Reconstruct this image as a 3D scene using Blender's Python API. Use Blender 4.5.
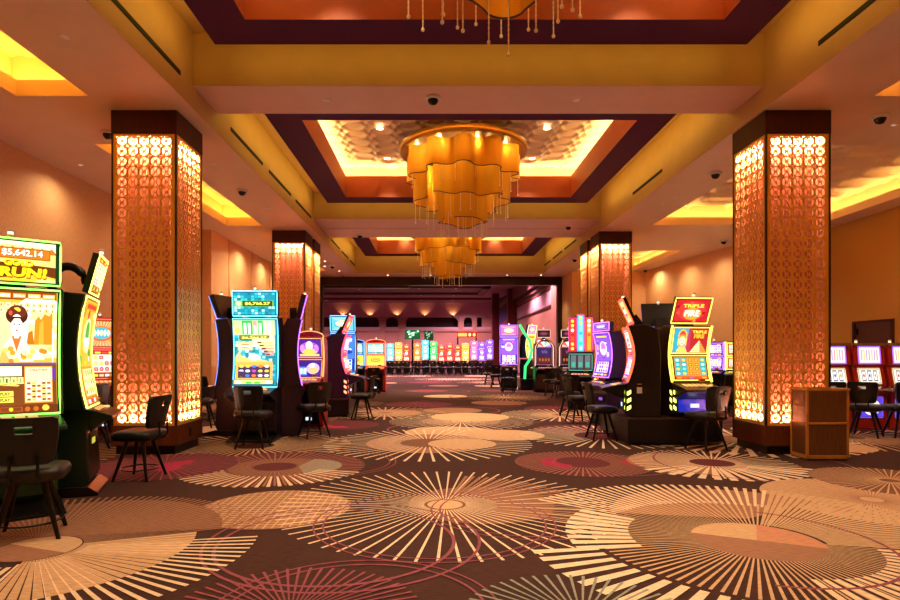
import bpy, bmesh, math, random
from mathutils import Matrix, Vector
PI = math.pi
R_ = math.radians
for o in list(bpy.data.objects):
    bpy.data.objects.remove(o)
SC = bpy.context.scene
COL = SC.collection

# ------------------------------------------------------------------ camera
HC = 1.45
FPX = 590.0
cam_d = bpy.data.cameras.new('camera')
cam = bpy.data.objects.new('camera', cam_d)
COL.objects.link(cam)
cam.location = (0, 0, HC)
cam.rotation_euler = (PI / 2, 0, 0)
cam_d.sensor_width = 36.0
cam_d.lens = 36.0 * FPX / 900.0
cam_d.shift_x = 15.0 / 900.0
cam_d.shift_y = 54.0 / 900.0
cam_d.clip_start = 0.05
cam_d.clip_end = 200
SC.camera = cam
SC.view_settings.view_transform = 'Standard'
SC.view_settings.look = 'None'
SC.view_settings.gamma = 1.0
SC.view_settings.exposure = 0.46
SC.view_settings.use_curve_mapping = False
SC.cycles.use_denoising = True
SC.cycles.max_bounces = 8
SC.cycles.diffuse_bounces = 6
SC.cycles.glossy_bounces = 3
SC.cycles.transmission_bounces = 4
SC.cycles.sample_clamp_indirect = 4.0
SC.cycles.caustics_reflective = False
SC.cycles.caustics_refractive = False
SC.cycles.use_light_tree = True

# ------------------------------------------------------------------ world
world = bpy.data.worlds.new('world')
SC.world = world
world.use_nodes = True
world.node_tree.nodes['Background'].inputs[0].default_value = (0.5, 0.2, 0.25, 1)
world.node_tree.nodes['Background'].inputs[1].default_value = 0.02

# light levels (W) used by the fixtures further down
AMBER = (1.0, 0.62, 0.08)
YELLOW = (1.0, 0.70, 0.27)
GOLDEN = (1.0, 0.60, 0.10)
WARM = (1.0, 0.76, 0.48)
L_TRAY = 9.5
L_RING = 2.4
L_SIDE = 3.2
L_DOWN = 330.0
L_SOFF = 120.0        # small soffit downlights
L_COLT = 48.0
L_COLB = 30.0
L_CHAND = 13.0

def light(name, kind, loc, energy, color, size=None, size_y=None, direction=(0, 0, -1), parent=None, spot=None, blend=0.6, rad=0.05, xdir=None):
    d = bpy.data.lights.new(name, kind)
    d.energy = energy
    d.color = color
    o = bpy.data.objects.new(name, d)
    COL.objects.link(o)
    dv = Vector(direction).normalized()
    if xdir is not None:
        x = Vector(xdir).normalized()
        z = -dv
        y = z.cross(x)
        m = Matrix((x, y, z)).transposed()
        o.rotation_euler = m.to_euler()
    else:
        o.rotation_euler = dv.to_track_quat('-Z', 'Y').to_euler()
    o.location = loc
    if kind == 'AREA':
        d.shape = 'RECTANGLE'
        d.size = size
        d.size_y = size_y
    elif kind == 'SPOT':
        d.spot_size = spot
        d.spot_blend = blend
        d.shadow_soft_size = rad
    else:
        d.shadow_soft_size = rad
    if parent is not None:
        o.parent = parent
    return o

# ------------------------------------------------------------------ materials
def s2l(c):
    if isinstance(c, str):
        c = c.lstrip('#')
        c = tuple(int(c[i:i + 2], 16) / 255 for i in (0, 2, 4))
    return tuple((x / 12.92 if x <= 0.04045 else ((x + 0.055) / 1.055) ** 2.4) for x in c)

MATS = {}
def mat(name, color, rough=0.5, metal=0.0, noise=0.0, nscale=8.0, bump=0.0, bscale=40.0, spec=0.5, stretch=None, coat=0.0):
    if name in MATS:
        return MATS[name]
    m = bpy.data.materials.new(name)
    m.use_nodes = True
    nt = m.node_tree
    b = nt.nodes['Principled BSDF']
    col = (*s2l(color), 1)
    b.inputs['Base Color'].default_value = col
    b.inputs['Roughness'].default_value = rough
    b.inputs['Metallic'].default_value = metal
    b.inputs['Specular IOR Level'].default_value = spec
    b.inputs['Coat Weight'].default_value = coat
    tc = nt.nodes.new('ShaderNodeTexCoord')
    src = tc.outputs['Object']
    if stretch:
        mp = nt.nodes.new('ShaderNodeMapping')
        mp.inputs['Scale'].default_value = stretch
        nt.links.new(src, mp.inputs['Vector'])
        src = mp.outputs['Vector']
    if noise > 0:
        n = nt.nodes.new('ShaderNodeTexNoise')
        n.inputs['Scale'].default_value = nscale
        n.inputs['Detail'].default_value = 5
        nt.links.new(src, n.inputs['Vector'])
        r = nt.nodes.new('ShaderNodeMapRange')
        r.inputs['From Min'].default_value = 0.3
        r.inputs['From Max'].default_value = 0.7
        r.inputs['To Min'].default_value = 1 - noise
        r.inputs['To Max'].default_value = 1 + noise
        nt.links.new(n.outputs['Fac'], r.inputs['Value'])
        mx = nt.nodes.new('ShaderNodeVectorMath')
        mx.operation = 'SCALE'
        mx.inputs[0].default_value = col[:3]
        nt.links.new(r.outputs['Result'], mx.inputs['Scale'])
        nt.links.new(mx.outputs['Vector'], b.inputs['Base Color'])
    if bump > 0:
        n2 = nt.nodes.new('ShaderNodeTexNoise')
        n2.inputs['Scale'].default_value = bscale
        n2.inputs['Detail'].default_value = 3
        nt.links.new(src, n2.inputs['Vector'])
        bp = nt.nodes.new('ShaderNodeBump')
        bp.inputs['Strength'].default_value = bump
        bp.inputs['Distance'].default_value = 0.01
        nt.links.new(n2.outputs['Fac'], bp.inputs['Height'])
        nt.links.new(bp.outputs['Normal'], b.inputs['Normal'])
    MATS[name] = m
    return m

def emit(color, strength=1.0):
    key = 'glow_%s_%.2f' % (color, strength)
    if key in MATS:
        return MATS[key]
    m = bpy.data.materials.new(key)
    m.use_nodes = True
    nt = m.node_tree
    b = nt.nodes['Principled BSDF']
    c = s2l(color)
    b.inputs['Base Color'].default_value = (0.02, 0.02, 0.02, 1)
    b.inputs['Roughness'].default_value = 0.25
    b.inputs['Emission Color'].default_value = (*c, 1)
    b.inputs['Emission Strength'].default_value = strength
    MATS[key] = m
    return m

M_plaster = mat('plaster', '#bd9466', 0.55, noise=0.04, nscale=3, bump=0.05, bscale=120)
M_plaster_beam = mat('plaster_beam', '#e4baa6', 0.5, noise=0.03, nscale=3, bump=0.03, bscale=120)
M_soffit = mat('soffit_paint', '#ecccb0', 0.32, noise=0.03, nscale=2, bump=0.08, bscale=1.3)
M_wall = mat('wall_covering', '#e0ae78', 0.6, noise=0.12, nscale=60, bump=0.1, bscale=90, stretch=(1, 1, 0.2))
M_wallr = mat('wall_covering_ochre', '#c0923c', 0.6, noise=0.12, nscale=60, bump=0.1, bscale=90)
M_terra = mat('terracotta_paint', '#a04c1a', 0.6, noise=0.04)
M_ring = mat('aubergine_paint', '#480a3e', 0.6, noise=0.05, spec=0.15)
M_tray = mat('tray_plaster', '#f0c8a0', 0.6)
M_cove = mat('cove_paint', '#ecd09c', 0.7)
M_wood = mat('dark_walnut', '#42190f', 0.6, noise=0.35, nscale=6, stretch=(14, 14, 0.7), spec=0.3)
M_woodb = mat('base_walnut', '#5c3018', 0.3, noise=0.35, nscale=6, stretch=(14, 14, 0.7), spec=0.3)
M_woodk = mat('kiosk_walnut', '#64442a', 0.35, noise=0.3, nscale=6, stretch=(14, 14, 0.7))
M_oak = mat('kiosk_oak_edge', '#c08838', 0.35, noise=0.15, nscale=8)
M_lat = mat('bronze_lattice', '#f4bc4c', 0.38, metal=0.3, noise=0.04, nscale=2)
M_core = mat('frosted_core', '#c87050', 0.7)
M_blackm = mat('black_metal', '#100f12', 0.35, metal=0.5)
M_black = mat('black_plastic', '#09090d', 0.3, spec=0.35)
M_bluebody = mat('blue_black_cabinet', '#0c1020', 0.28)
M_purbody = mat('purple_cabinet', '#2a1440', 0.3)
M_greenbody = mat('green_cabinet', '#0c3a1c', 0.25)
M_darkgreen = mat('dark_green_cabinet', '#08200f', 0.3)
M_brown = mat('bronze_cabinet', '#4c2c18', 0.3, metal=0.3)
M_gold = mat('gold_trim', '#c69a3a', 0.3, metal=0.85)
M_chrome = mat('chrome', '#b8b8bc', 0.2, metal=1.0)
M_redcab = mat('red_cabinet', '#a8200e', 0.3)
M_vinyl = mat('black_vinyl', '#121012', 0.42, noise=0.1, nscale=12, spec=0.35)
M_vinylb = mat('brown_vinyl', '#5c3a20', 0.4, noise=0.1, nscale=12)
M_leg = mat('chair_leg', '#1a1614', 0.35, metal=0.6)
M_white = mat('white_plastic', '#dcd8d0', 0.4)
M_cap = mat('cap_white', '#fffaf4', 0.6)
M_slot = mat('air_slot', '#0a0806', 0.8)
M_darkframe = mat('dark_bronze_frame', '#2c1410', 0.35, metal=0.3)
M_doorw = mat('door_wood', '#4a2416', 0.4, noise=0.3, nscale=5, stretch=(10, 10, 0.6))
M_pinkwall = mat('hall_wall', '#c49ab0', 0.6, noise=0.05)
M_pinkwall2 = mat('hall_wall_tan', '#b07a72', 0.6, noise=0.05)
M_hallceil = mat('hall_ceiling', '#a07080', 0.6, noise=0.05)
M_hallbeam = mat('hall_ceiling_beam', '#5a3038', 0.5)
M_redpil = mat('red_column', '#5e1218', 0.4)
M_niche = mat('niche_wood', '#3c1e18', 0.5, noise=0.3, nscale=4, stretch=(1, 1, 8))

def fabric_gold():
    m = bpy.data.materials.new('gold_mesh_fabric')
    m.use_nodes = True
    nt = m.node_tree
    b = nt.nodes['Principled BSDF']
    b.inputs['Base Color'].default_value = (*s2l('#e2ac30'), 1)
    b.inputs['Metallic'].default_value = 0.75
    b.inputs['Roughness'].default_value = 0.38
    t = nt.nodes.new('ShaderNodeBsdfTranslucent')
    t.inputs['Color'].default_value = (*s2l('#f8bc40'), 1)
    mx = nt.nodes.new('ShaderNodeMixShader')
    mx.inputs[0].default_value = 0.28
    nt.links.new(b.outputs[0], mx.inputs[1])
    nt.links.new(t.outputs[0], mx.inputs[2])
    w = nt.nodes.new('ShaderNodeTexNoise')
    w.inputs['Scale'].default_value = 60
    bp = nt.nodes.new('ShaderNodeBump')
    bp.inputs['Strength'].default_value = 0.15
    bp.inputs['Distance'].default_value = 0.01
    nt.links.new(w.outputs['Fac'], bp.inputs['Height'])
    nt.links.new(bp.outputs[0], b.inputs['Normal'])
    nt.links.new(mx.outputs[0], nt.nodes['Material Output'].inputs[0])
    return m
M_fab = fabric_gold()
def glassy():
    m = bpy.data.materials.new('crystal')
    m.use_nodes = True
    b = m.node_tree.nodes['Principled BSDF']
    b.inputs['Base Color'].default_value = (1, 0.85, 0.6, 1)
    b.inputs['Roughness'].default_value = 0.2
    return m
M_crys = glassy()

# ------------------------------------------------------------------ mesh builder
class MB:
    def __init__(s):
        s.v = []; s.f = []; s.m = []; s.mats = []; s.smooth = []
        s.X = Matrix.Identity(4)
    def mi(s, m):
        if m not in s.mats:
            s.mats.append(m)
        return s.mats.index(m)
    def add(s, verts, faces, m, smooth=False):
        n = len(s.v)
        k = s.mi(m)
        s.v += [s.X @ Vector(p) for p in verts]
        for f in faces:
            s.f.append([i + n for i in f]); s.m.append(k); s.smooth.append(smooth)
        return s
    def poly(s, pts, m):
        return s.add(pts, [list(range(len(pts)))], m)
    def box(s, x0, x1, y0, y1, z0, z1, m):
        v = [(x0, y0, z0), (x1, y0, z0), (x1, y1, z0), (x0, y1, z0), (x0, y0, z1), (x1, y0, z1), (x1, y1, z1), (x0, y1, z1)]
        return s.add(v, [(0, 3, 2, 1), (4, 5, 6, 7), (0, 1, 5, 4), (1, 2, 6, 5), (2, 3, 7, 6), (3, 0, 4, 7)], m)
    def prism_x(s, prof, x0, x1, m):
        """side profile (y, z) swept along x"""
        n = len(prof)
        v = [(x0, p[0], p[1]) for p in prof] + [(x1, p[0], p[1]) for p in prof]
        f = [tuple(range(n)), tuple(range(2 * n - 1, n - 1, -1))]
        f += [(i, i + n, (i + 1) % n + n, (i + 1) % n) for i in range(n)]
        return s.add(v, f, m)
    def prism_z(s, prof, z0, z1, m, smooth=False):
        n = len(prof)
        v = [(p[0], p[1], z0) for p in prof] + [(p[0], p[1], z1) for p in prof]
        f = [tuple(range(n - 1, -1, -1)), tuple(range(n, 2 * n))]
        s.add(v, f, m)
        k = len(s.v)
        return s.add(v, [(i, (i + 1) % n, (i + 1) % n + n, i + n) for i in range(n)], m, smooth)
    def tube(s, pts, r, m, n=8, closed=False, r2=None):
        P = [Vector(p) for p in pts]
        v = []; f = []
        N = len(P)
        for i, p in enumerate(P):
            if closed:
                t = P[(i + 1) % N] - P[i - 1]
            else:
                t = P[min(i + 1, N - 1)] - P[max(i - 1, 0)]
            t.normalize()
            a = Vector((0, 0, 1)) if abs(t.z) < 0.9 else Vector((1, 0, 0))
            u = t.cross(a).normalized(); w = t.cross(u)
            rr = r if r2 is None else r + (r2 - r) * i / max(1, N - 1)
            for k in range(n):
                an = 2 * PI * k / n
                v.append(p + (u * math.cos(an) + w * math.sin(an)) * rr)
        for i in range(N if closed else N - 1):
            j = (i + 1) % N
            for k in range(n):
                l = (k + 1) % n
                f.append((i * n + k, i * n + l, j * n + l, j * n + k))
        s.add(v, f, m, True)
        if not closed:
            s.add(v[:n], [tuple(range(n))], m)
            s.add(v[-n:], [tuple(range(n - 1, -1, -1))], m)
        return s
    def lathe(s, prof, c, m, n=24, smooth=True):
        """prof: (r, z) pairs round the vertical axis through c"""
        v = []; f = []
        for r, z in prof:
            for k in range(n):
                a = 2 * PI * k / n
                v.append((c[0] + r * math.cos(a), c[1] + r * math.sin(a), c[2] + z))
        for i in range(len(prof) - 1):
            for k in range(n):
                l = (k + 1) % n
                f.append((i * n + k, i * n + l, (i + 1) * n + l, (i + 1) * n + k))
        return s.add(v, f, m, smooth)
    def build(s, name, parent=None, off=(0, 0, 0), bevel=0.0, loc=None, rot=None, fix=True):
        me = bpy.data.meshes.new(name)
        o3 = Vector(off)
        me.from_pydata([tuple(p - o3) for p in s.v], [], s.f)
        for m in s.mats:
            me.materials.append(m)
        for p, k, sm in zip(me.polygons, s.m, s.smooth):
            p.material_index = k; p.use_smooth = sm
        if fix:
            bm = bmesh.new(); bm.from_mesh(me)
            bmesh.ops.recalc_face_normals(bm, faces=bm.faces)
            bm.to_mesh(me); bm.free()
        me.update()
        o = bpy.data.objects.new(name, me)
        COL.objects.link(o)
        if bevel > 0:
            b = o.modifiers.new('bevel', 'BEVEL'); b.width = bevel; b.segments = 2; b.limit_method = 'ANGLE'; b.angle_limit = R_(40)
        if parent is not None:
            o.parent = parent
        if loc is not None:
            o.location = loc
        if rot is not None:
            o.rotation_euler = rot
        return o

def arc_pts(cx, cy, r, a0, a1, n, ry=None):
    ry = r if ry is None else ry
    return [(cx + r * math.cos(R_(a0 + (a1 - a0) * i / n)), cy + ry * math.sin(R_(a0 + (a1 - a0) * i / n))) for i in range(n + 1)]

def thing(name, label, cat, loc=(0, 0, 0), rz=0.0, group=None):
    o = bpy.data.objects.new(name, None)
    COL.objects.link(o)
    o.empty_display_size = 0.1
    o.location = loc; o.rotation_euler = (0, 0, rz)
    o['label'] = label; o['category'] = cat
    if group:
        o['group'] = group
    return o
def tag(o, label, cat, group=None):
    o['label'] = label; o['category'] = cat
    if group:
        o['group'] = group
    return o
def struct(o, label=None):
    o['kind'] = 'structure'
    if label:
        o['label'] = label
    return o
KIDS = {}
def kids(o):
    return [c for c in bpy.data.objects if c.parent == o]
def copy_tree(o, parent=None, kmap=None):
    c = o.copy(); COL.objects.link(c); c.parent = parent
    for ch in list(o.children):
        copy_tree(ch, c)
    return c
def dup(root, loc, rz, label=None, group=None):
    c = copy_tree(root)
    c.location = loc; c.rotation_euler = (0, 0, rz)
    if label: c['label'] = label
    if group: c['group'] = group
    elif 'group' in c and label: 
        pass
    return c

# ------------------------------------------------------------------ text and screen drawing
_TX = {}
def text_mesh(body, bold=0.0):
    key = (body, bold)
    if key in _TX:
        return _TX[key]
    cu = bpy.data.curves.new('tmp_text', 'FONT')
    cu.body = body; cu.align_x = 'CENTER'; cu.align_y = 'CENTER'
    cu.resolution_u = 2; cu.offset = bold
    ob = bpy.data.objects.new('tmp_text', cu)
    COL.objects.link(ob)
    dg = bpy.context.evaluated_depsgraph_get()
    dg.update()
    me = ob.evaluated_get(dg).to_mesh()
    vs = [(v.co.x, v.co.y) for v in me.vertices]
    fs = [list(p.vertices) for p in me.polygons]
    ob.evaluated_get(dg).to_mesh_clear()
    bpy.data.objects.remove(ob); bpy.data.curves.remove(cu)
    w = max(v[0] for v in vs) - min(v[0] for v in vs); h = max(v[1] for v in vs) - min(v[1] for v in vs)
    cx = (max(v[0] for v in vs) + min(v[0] for v in vs)) / 2; cy = (max(v[1] for v in vs) + min(v[1] for v in vs)) / 2
    vs = [((x - cx) / w, (y - cy) / h) for x, y in vs]
    _TX[key] = (vs, fs)
    return _TX[key]

class Screen:
    """lit picture: u to the right, v up, both 0..1, on a panel w x h; faces local -Y"""
    def __init__(s, w, h, st=1.0):
        s.w = w; s.h = h; s.st = st; s.mb = MB(); s.n = 0; s.u0 = 0.0; s.us = 1.0
    def pt(s, u, v):
        u = min(1, max(0, s.u0 + s.us * u)); v = min(1, max(0, v))
        return ((u - 0.5) * s.w, -0.0004 * s.n - 0.001, v * s.h)
    def P(s, pts, col, k=1.0):
        s.n += 1
        s.mb.poly([s.pt(u, v) for u, v in pts], emit(col, round(s.st * k, 2)))
    def R(s, u0, v0, u1, v1, col, k=1.0):
        s.P([(u0, v0), (u1, v0), (u1, v1), (u0, v1)], col, k)
    def E(s, cu, cv, ru, rv, col, k=1.0, n=14):
        s.P([(cu + ru * math.cos(2 * PI * i / n), cv + rv * math.sin(2 * PI * i / n)) for i in range(n)], col, k)
    def T(s, body, cu, cv, wu, hv, col, k=1.0, bold=0.0, slant=0.0):
        s.n += 1
        vs, fs = text_mesh(body, bold)
        pts = [s.pt(cu + x * wu + slant * y * hv, cv + y * hv) for x, y in vs]
        s.mb.add(pts, fs, emit(col, round(s.st * k, 2)))
    def build(s, name, parent, loc, tilt=0.0, curve=0.0, off=(0, 0, 0), rz=0.0):
        o = s.mb.build(name, None, fix=False)
        me = o.data
        bm = bmesh.new(); bm.from_mesh(me)
        if curve:
            for i in range(1, 8):
                bmesh.ops.bisect_plane(bm, geom=bm.verts[:] + bm.edges[:] + bm.faces[:], plane_co=(0, 0, s.h * i / 8), plane_no=(0, 0, 1))
            for v in bm.verts:
                t = v.co.z / s.h
                v.co.y += curve * 4 * t * (1 - t)
        for f in bm.faces:
            if f.normal.y > 0:
                f.normal_flip()
        bm.to_mesh(me); bm.free(); me.update()
        o.parent = parent
        o.location = Vector(loc) - Vector(off)
        o.rotation_euler = (tilt, 0, rz)
        return o
# ================================================================== STRUCTURE
H = 4.95            # low soffit and column tops
HB = 5.27           # underside of cross beams
ZR = 5.60           # purple ring
XL, XR = -3.45, 4.70
BAYS = [(-5.0, 0.2), (1.09, 8.41), (9.38, 16.70), (19.35, 25.50)]
YEND = 26.8

# ---- carpet: one floor mesh, the woven pattern inlaid as coloured pile
M_c0 = mat('carpet_dark_brown', '#422c2a', 0.95, noise=0.35, nscale=5, stretch=(2.5, 26, 1), spec=0.1)
def carpet(name, c):
    return mat(name, c, 0.95, noise=0.28, nscale=5, stretch=(2.5, 26, 1), spec=0.1)
M_ctan = carpet('carpet_tan', '#c8a684')
M_ccream = carpet('carpet_cream', '#e6cdb0')
M_cbrn = carpet('carpet_mid_brown', '#785646')
M_cbrn2 = carpet('carpet_warm_brown', '#98705c')
M_cpink = carpet('carpet_rose', '#864c5a')
M_cpurp = carpet('carpet_plum', '#5e3038')
M_cmag = carpet('carpet_magenta', '#9c3050')
M_cgrey = carpet('carpet_grey_green', '#8c9088')
fl = MB()
fl.poly([(-17, -5, 0), (16, -5, 0), (16, 61, 0), (-17, 61, 0)], M_c0)
_ly = [0.0]
def lz():
    _ly[0] += 0.00002
    return 0.0002 + _ly[0]
def clipx(p):
    return p
def disc(x, y, r, m, a0=0, a1=360, ry=None, n=48, r0=0.0, hole=None):
    z = lz()
    ry = ry or r
    n = max(6, int(n * abs(a1 - a0) / 360))
    for i in range(n):
        b0 = R_(a0 + (a1 - a0) * i / n); b1 = R_(a0 + (a1 - a0) * (i + 1) / n)
        if r0 > 0:
            fl.poly([(x + r0 * math.cos(b0), y + r0 * math.sin(b0), z), (x + r * math.cos(b0), y + ry * math.sin(b0), z),
                     (x + r * math.cos(b1), y + ry * math.sin(b1), z), (x + r0 * math.cos(b1), y + r0 * math.sin(b1), z)], m)
        else:
            fl.poly([(x, y, z), (x + r * math.cos(b0), y + ry * math.sin(b0), z), (x + r * math.cos(b1), y + ry * math.sin(b1), z)], m)
def rays(x, y, r0, r1, n, m, w=0.02, w1=None, a0=0, a1=360, jit=0.0, seed=1, alt=None, wedge=None):
    """n rays; w half-width (m) at r0, w1 at r1; wedge = share of the angular step"""
    z = lz()
    rnd = random.Random(seed)
    for i in range(n):
        a = R_(a0 + (a1 - a0) * (i + 0.5) / n)
        rr = r1 * (1 + jit * (rnd.random() - 0.5))
        if alt and i % 2:
            rr = r1 * alt
        ca, sa = math.cos(a), math.sin(a)
        if wedge:
            st = R_(abs(a1 - a0)) / n * wedge / 2
            wa, wb = r0 * math.tan(st), rr * math.tan(st)
        else:
            wa, wb = w, (w1 if w1 is not None else w)
        fl.poly([(x + ca * r0 - sa * -wa, y + sa * r0 + ca * -wa, z), (x + ca * rr - sa * -wb, y + sa * rr + ca * -wb, z),
                 (x + ca * rr - sa * wb, y + sa * rr + ca * wb, z), (x + ca * r0 - sa * wa, y + sa * r0 + ca * wa, z)], m)
def ringline(x, y, r, m, w=0.014, a0=0, a1=360):
    disc(x, y, r + w, m, a0, a1, n=90, r0=r - w)
def fp(px, py):
    Y = HC * FPX / (py - 354.0)
    return (px - 435.0) * Y / FPX, Y

# far field first (largest distances), a scatter of the same motifs
rf = random.Random(7)
for Yc in [11.4, 13.2, 15.2, 17.4, 20, 23, 26.5, 30, 34, 38.5]:
    for Xc in [-9.5, -6.2, -3.2, -0.3, 2.6, 5.8, 9.0]:
        x = Xc + rf.uniform(-0.9, 0.9); y = Yc + rf.uniform(-0.6, 0.6)
        k = rf.random()
        if k < 0.34:
            disc(x, y, rf.uniform(0.6, 1.0), rf.choice([M_ctan, M_cbrn2, M_cbrn2]))
        elif k < 0.75:
            r = rf.uniform(1.1, 1.7)
            disc(x, y, r * 0.55, M_cbrn)
            rays(x, y, 0.25, r, 44, rf.choice([M_ccream, M_ctan, M_ctan]), 0.008, 0.016)
            disc(x, y, 0.22, M_ctan)
        else:
            r = rf.uniform(0.8, 1.2)
            disc(x, y, r, M_cpurp); rays(x, y, 0.2, r, 40, M_cpink, 0.008, 0.018)
            disc(x, y, r * 0.4, M_cmag, r0=r * 0.15, a0=20, a1=150)
    for Xc in (-4.5, 1.0, 5.0):
        ringline(Xc + rf.uniform(-1, 1), Yc, rf.uniform(1.0, 1.6), M_cpink, 0.02)
# nearer motifs, placed as the photograph shows them
for (x, y) in ((-6.0, 8.2), (-5.6, 5.0), (7.6, 7.0), (7.2, 10.2), (9.4, 8.8), (-8.6, 6.8), (5.6, 9.9), (9.6, 5.2), (-7.8, 3.4), (7.0, 3.0)):
    disc(x, y, 0.8, M_cbrn); rays(x, y, 0.2, 1.5, 48, M_ctan, 0.008, 0.02)
def soft_rings(x, y, r):
    ringline(x, y, r, M_cpink, 0.009); ringline(x, y, r + 0.08, M_cpink, 0.008)
# F burst with tan wedge, mid distance
x, y = fp(428, 443); disc(x, y, 1.0, M_cbrn2); disc(x, y, 0.55, M_cbrn)
rays(x, y, 0.45, 1.68, 52, M_ccream, 0.009, 0.02)
disc(x + 0.55, y - 0.1, 0.55, M_ctan)
# G plain tan disc
x, y = fp(505, 435); disc(x, y, 0.70, M_ctan)
x, y = fp(385, 413); disc(x, y, 0.9, M_cbrn2); rays(x, y, 0.2, 1.5, 44, M_ctan, 0.01, 0.025)
x, y = fp(470, 417); disc(x, y, 0.9, M_ctan)
x, y = fp(560, 415); disc(x, y, 0.7, M_cbrn2); rays(x, y, 0.2, 1.4, 44, M_ccream, 0.01, 0.025)
x, y = fp(340, 425); disc(x, y, 0.8, M_cpurp); disc(x, y, 0.5, M_cmag, r0=0.2, a0=180, a1=300)
# L burst under the stool right of centre
x, y = fp(603, 436); rays(x, y, 0.2, 1.45, 46, M_ccream, 0.010, 0.022); disc(x, y, 0.5, M_cpurp)
# R burst under the stool at the teal machine
x, y = fp(255, 446); rays(x, y, 0.3, 1.5, 50, M_ctan, 0.012, 0.026)
# H rose disc with magenta blotches
x, y = fp(583, 463); disc(x, y, 0.90, M_cpurp); rays(x, y, 0.35, 0.9, 64, M_cbrn2, 0.007, 0.013)
disc(x - 0.12, y, 0.44, M_cmag, r0=0.08, a0=60, a1=250); disc(x + 0.5, y, 0.35, M_cmag, a0=-60, a1=60); disc(x, y + 0.1, 0.33, M_cpurp)
ringline(x + 0.35, y - 0.1, 0.75, M_cpink, 0.012)
# I tan burst front of the right column
x, y = fp(712, 463); disc(x - 0.35, y, 0.75, M_cbrn2); rays(x, y, 0.25, 1.05, 52, M_ccream, 0.008, 0.016)
rays(x, y, 0.42, 1.15, 16, M_ccream, wedge=0.5, a0=200, a1=340); disc(x, y, 0.28, M_cpurp)
ringline(x + 0.5, y, 1.2, M_cpink, 0.014)
# Q burst at the foot of the right column
x, y = fp(742, 440); rays(x, y, 0.5, 1.75, 40, M_ccream, 0.02, 0.05)
x, y = fp(835, 447); disc(x, y, 0.55, M_ctan)
# E grey-green burst left
x, y = fp(275, 467); disc(x, y, 1.12, M_cpurp); disc(x + 0.05, y, 0.62, M_cbrn); disc(x + 0.3, y + 0.02, 0.55, M_cgrey, a0=-70, a1=80)
rays(x, y, 0.3, 1.15, 60, M_cbrn2, 0.007, 0.013); rays(x, y, 0.62, 1.18, 24, M_ccream, wedge=0.34, a0=200, a1=345)
disc(x, y, 0.27, M_cpurp); soft_rings(x + 0.55, y + 0.3, 0.9)
x, y = fp(165, 466); disc(x, y, 0.9, M_cpurp); rays(x, y, 0.2, 0.95, 50, M_cpink, 0.006, 0.013); disc(x + 0.3, y, 0.4, M_cmag, r0=0.1, a0=100, a1=260)
# J tan disc right
x, y = fp(872, 500); disc(x, y, 0.98, M_ctan); rays(x, y, 0.1, 0.97, 70, M_cbrn2, 0.004, 0.008)
x, y = fp(890, 481); disc(x, y, 0.8, M_cbrn); rays(x, y, 0.1, 0.8, 60, M_ctan, 0.005, 0.01)
# D faint disc left of centre
x, y = fp(276, 508); disc(x, y, 0.70, M_cbrn2); 
for i in range(-9, 10):
    z = lz(); d = i * 0.07; hh = math.sqrt(max(0, 0.68 ** 2 - d * d))
    fl.poly([(x + d - 0.008, y - hh, z), (x + d + 0.008, y - hh, z), (x + d + 0.008, y + hh, z), (x + d - 0.008, y + hh, z)], M_ctan)
    fl.poly([(x - hh, y + d - 0.007, z), (x + hh, y + d - 0.007, z), (x + hh, y + d + 0.007, z), (x - hh, y + d + 0.007, z)], M_ctan)
# A central burst
x, y = fp(445, 505); disc(x + 0.35, y + 0.05, 0.7, M_cbrn)
rays(x, y, 0.2, 1.58, 64, M_ccream, 0.005, 0.012); rays(x, y, 0.5, 1.35, 30, M_cbrn2, 0.012, 0.02, a0=-30, a1=80)
disc(x, y, 0.17, M_ctan)
soft_rings(x - 0.1, y - 0.55, 0.95); soft_rings(x + 0.75, y - 0.2, 0.8)
ringline(x - 0.85, y - 1.1, 0.9, M_cpink, 0.014); ringline(x - 0.8, y - 1.05, 1.05, M_cpink, 0.012)
# B big two-tone burst right
x, y = fp(757, 541); disc(x + 0.25, y + 0.6, 1.15, M_cbrn2, a0=30, a1=170)
rays(x, y, 0.5, 1.95, 34, M_ctan, wedge=0.74, a0=-12, a1=58)
rays(x, y, 0.45, 1.25, 96, M_ctan, 0.006, 0.011, a0=50, a1=350)
rays(x, y, 1.15, 1.95, 30, M_ccream, wedge=0.42, a0=58, a1=140)
rays(x, y, 0.95, 1.45, 9, M_ccream, wedge=0.6, a0=140, a1=190)
rays(x, y, 1.3, 1.8, 15, M_ccream, wedge=0.5, a0=186, a1=262)
rays(x, y, 0.8, 1.6, 16, M_ccream, wedge=0.5, a0=262, a1=346)
ringline(x - 0.05, y, 0.95, M_cpink, 0.014, 250, 420)
disc(x, y, 0.47, M_ctan, a0=-25, a1=155); disc(x, y, 0.47, M_cbrn2, a0=155, a1=335); disc(x, y, 0.47, carpet('carpet_peach', '#c08a70'), a0=-25, a1=62)
# C left fan
x, y = fp(37, 549); disc(x + 0.05, y + 0.3, 1.15, M_cbrn, a0=10, a1=180)
rays(x, y, 0.3, 1.6, 64, M_cbrn2, 0.005, 0.012, a0=22, a1=185); rays(x, y, 0.35, 1.58, 26, M_ccream, 0.008, 0.016, a0=-75, a1=12)
rays(x, y, 0.3, 1.10, 26, M_ctan, wedge=0.84, a0=-72, a1=22); disc(x, y, 0.29, M_cbrn2); disc(x, y, 0.29, M_ctan, a0=-20, a1=160)
rays(x, y, 0.4, 1.5, 12, M_ccream, wedge=0.55, a0=185, a1=285)
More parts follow.
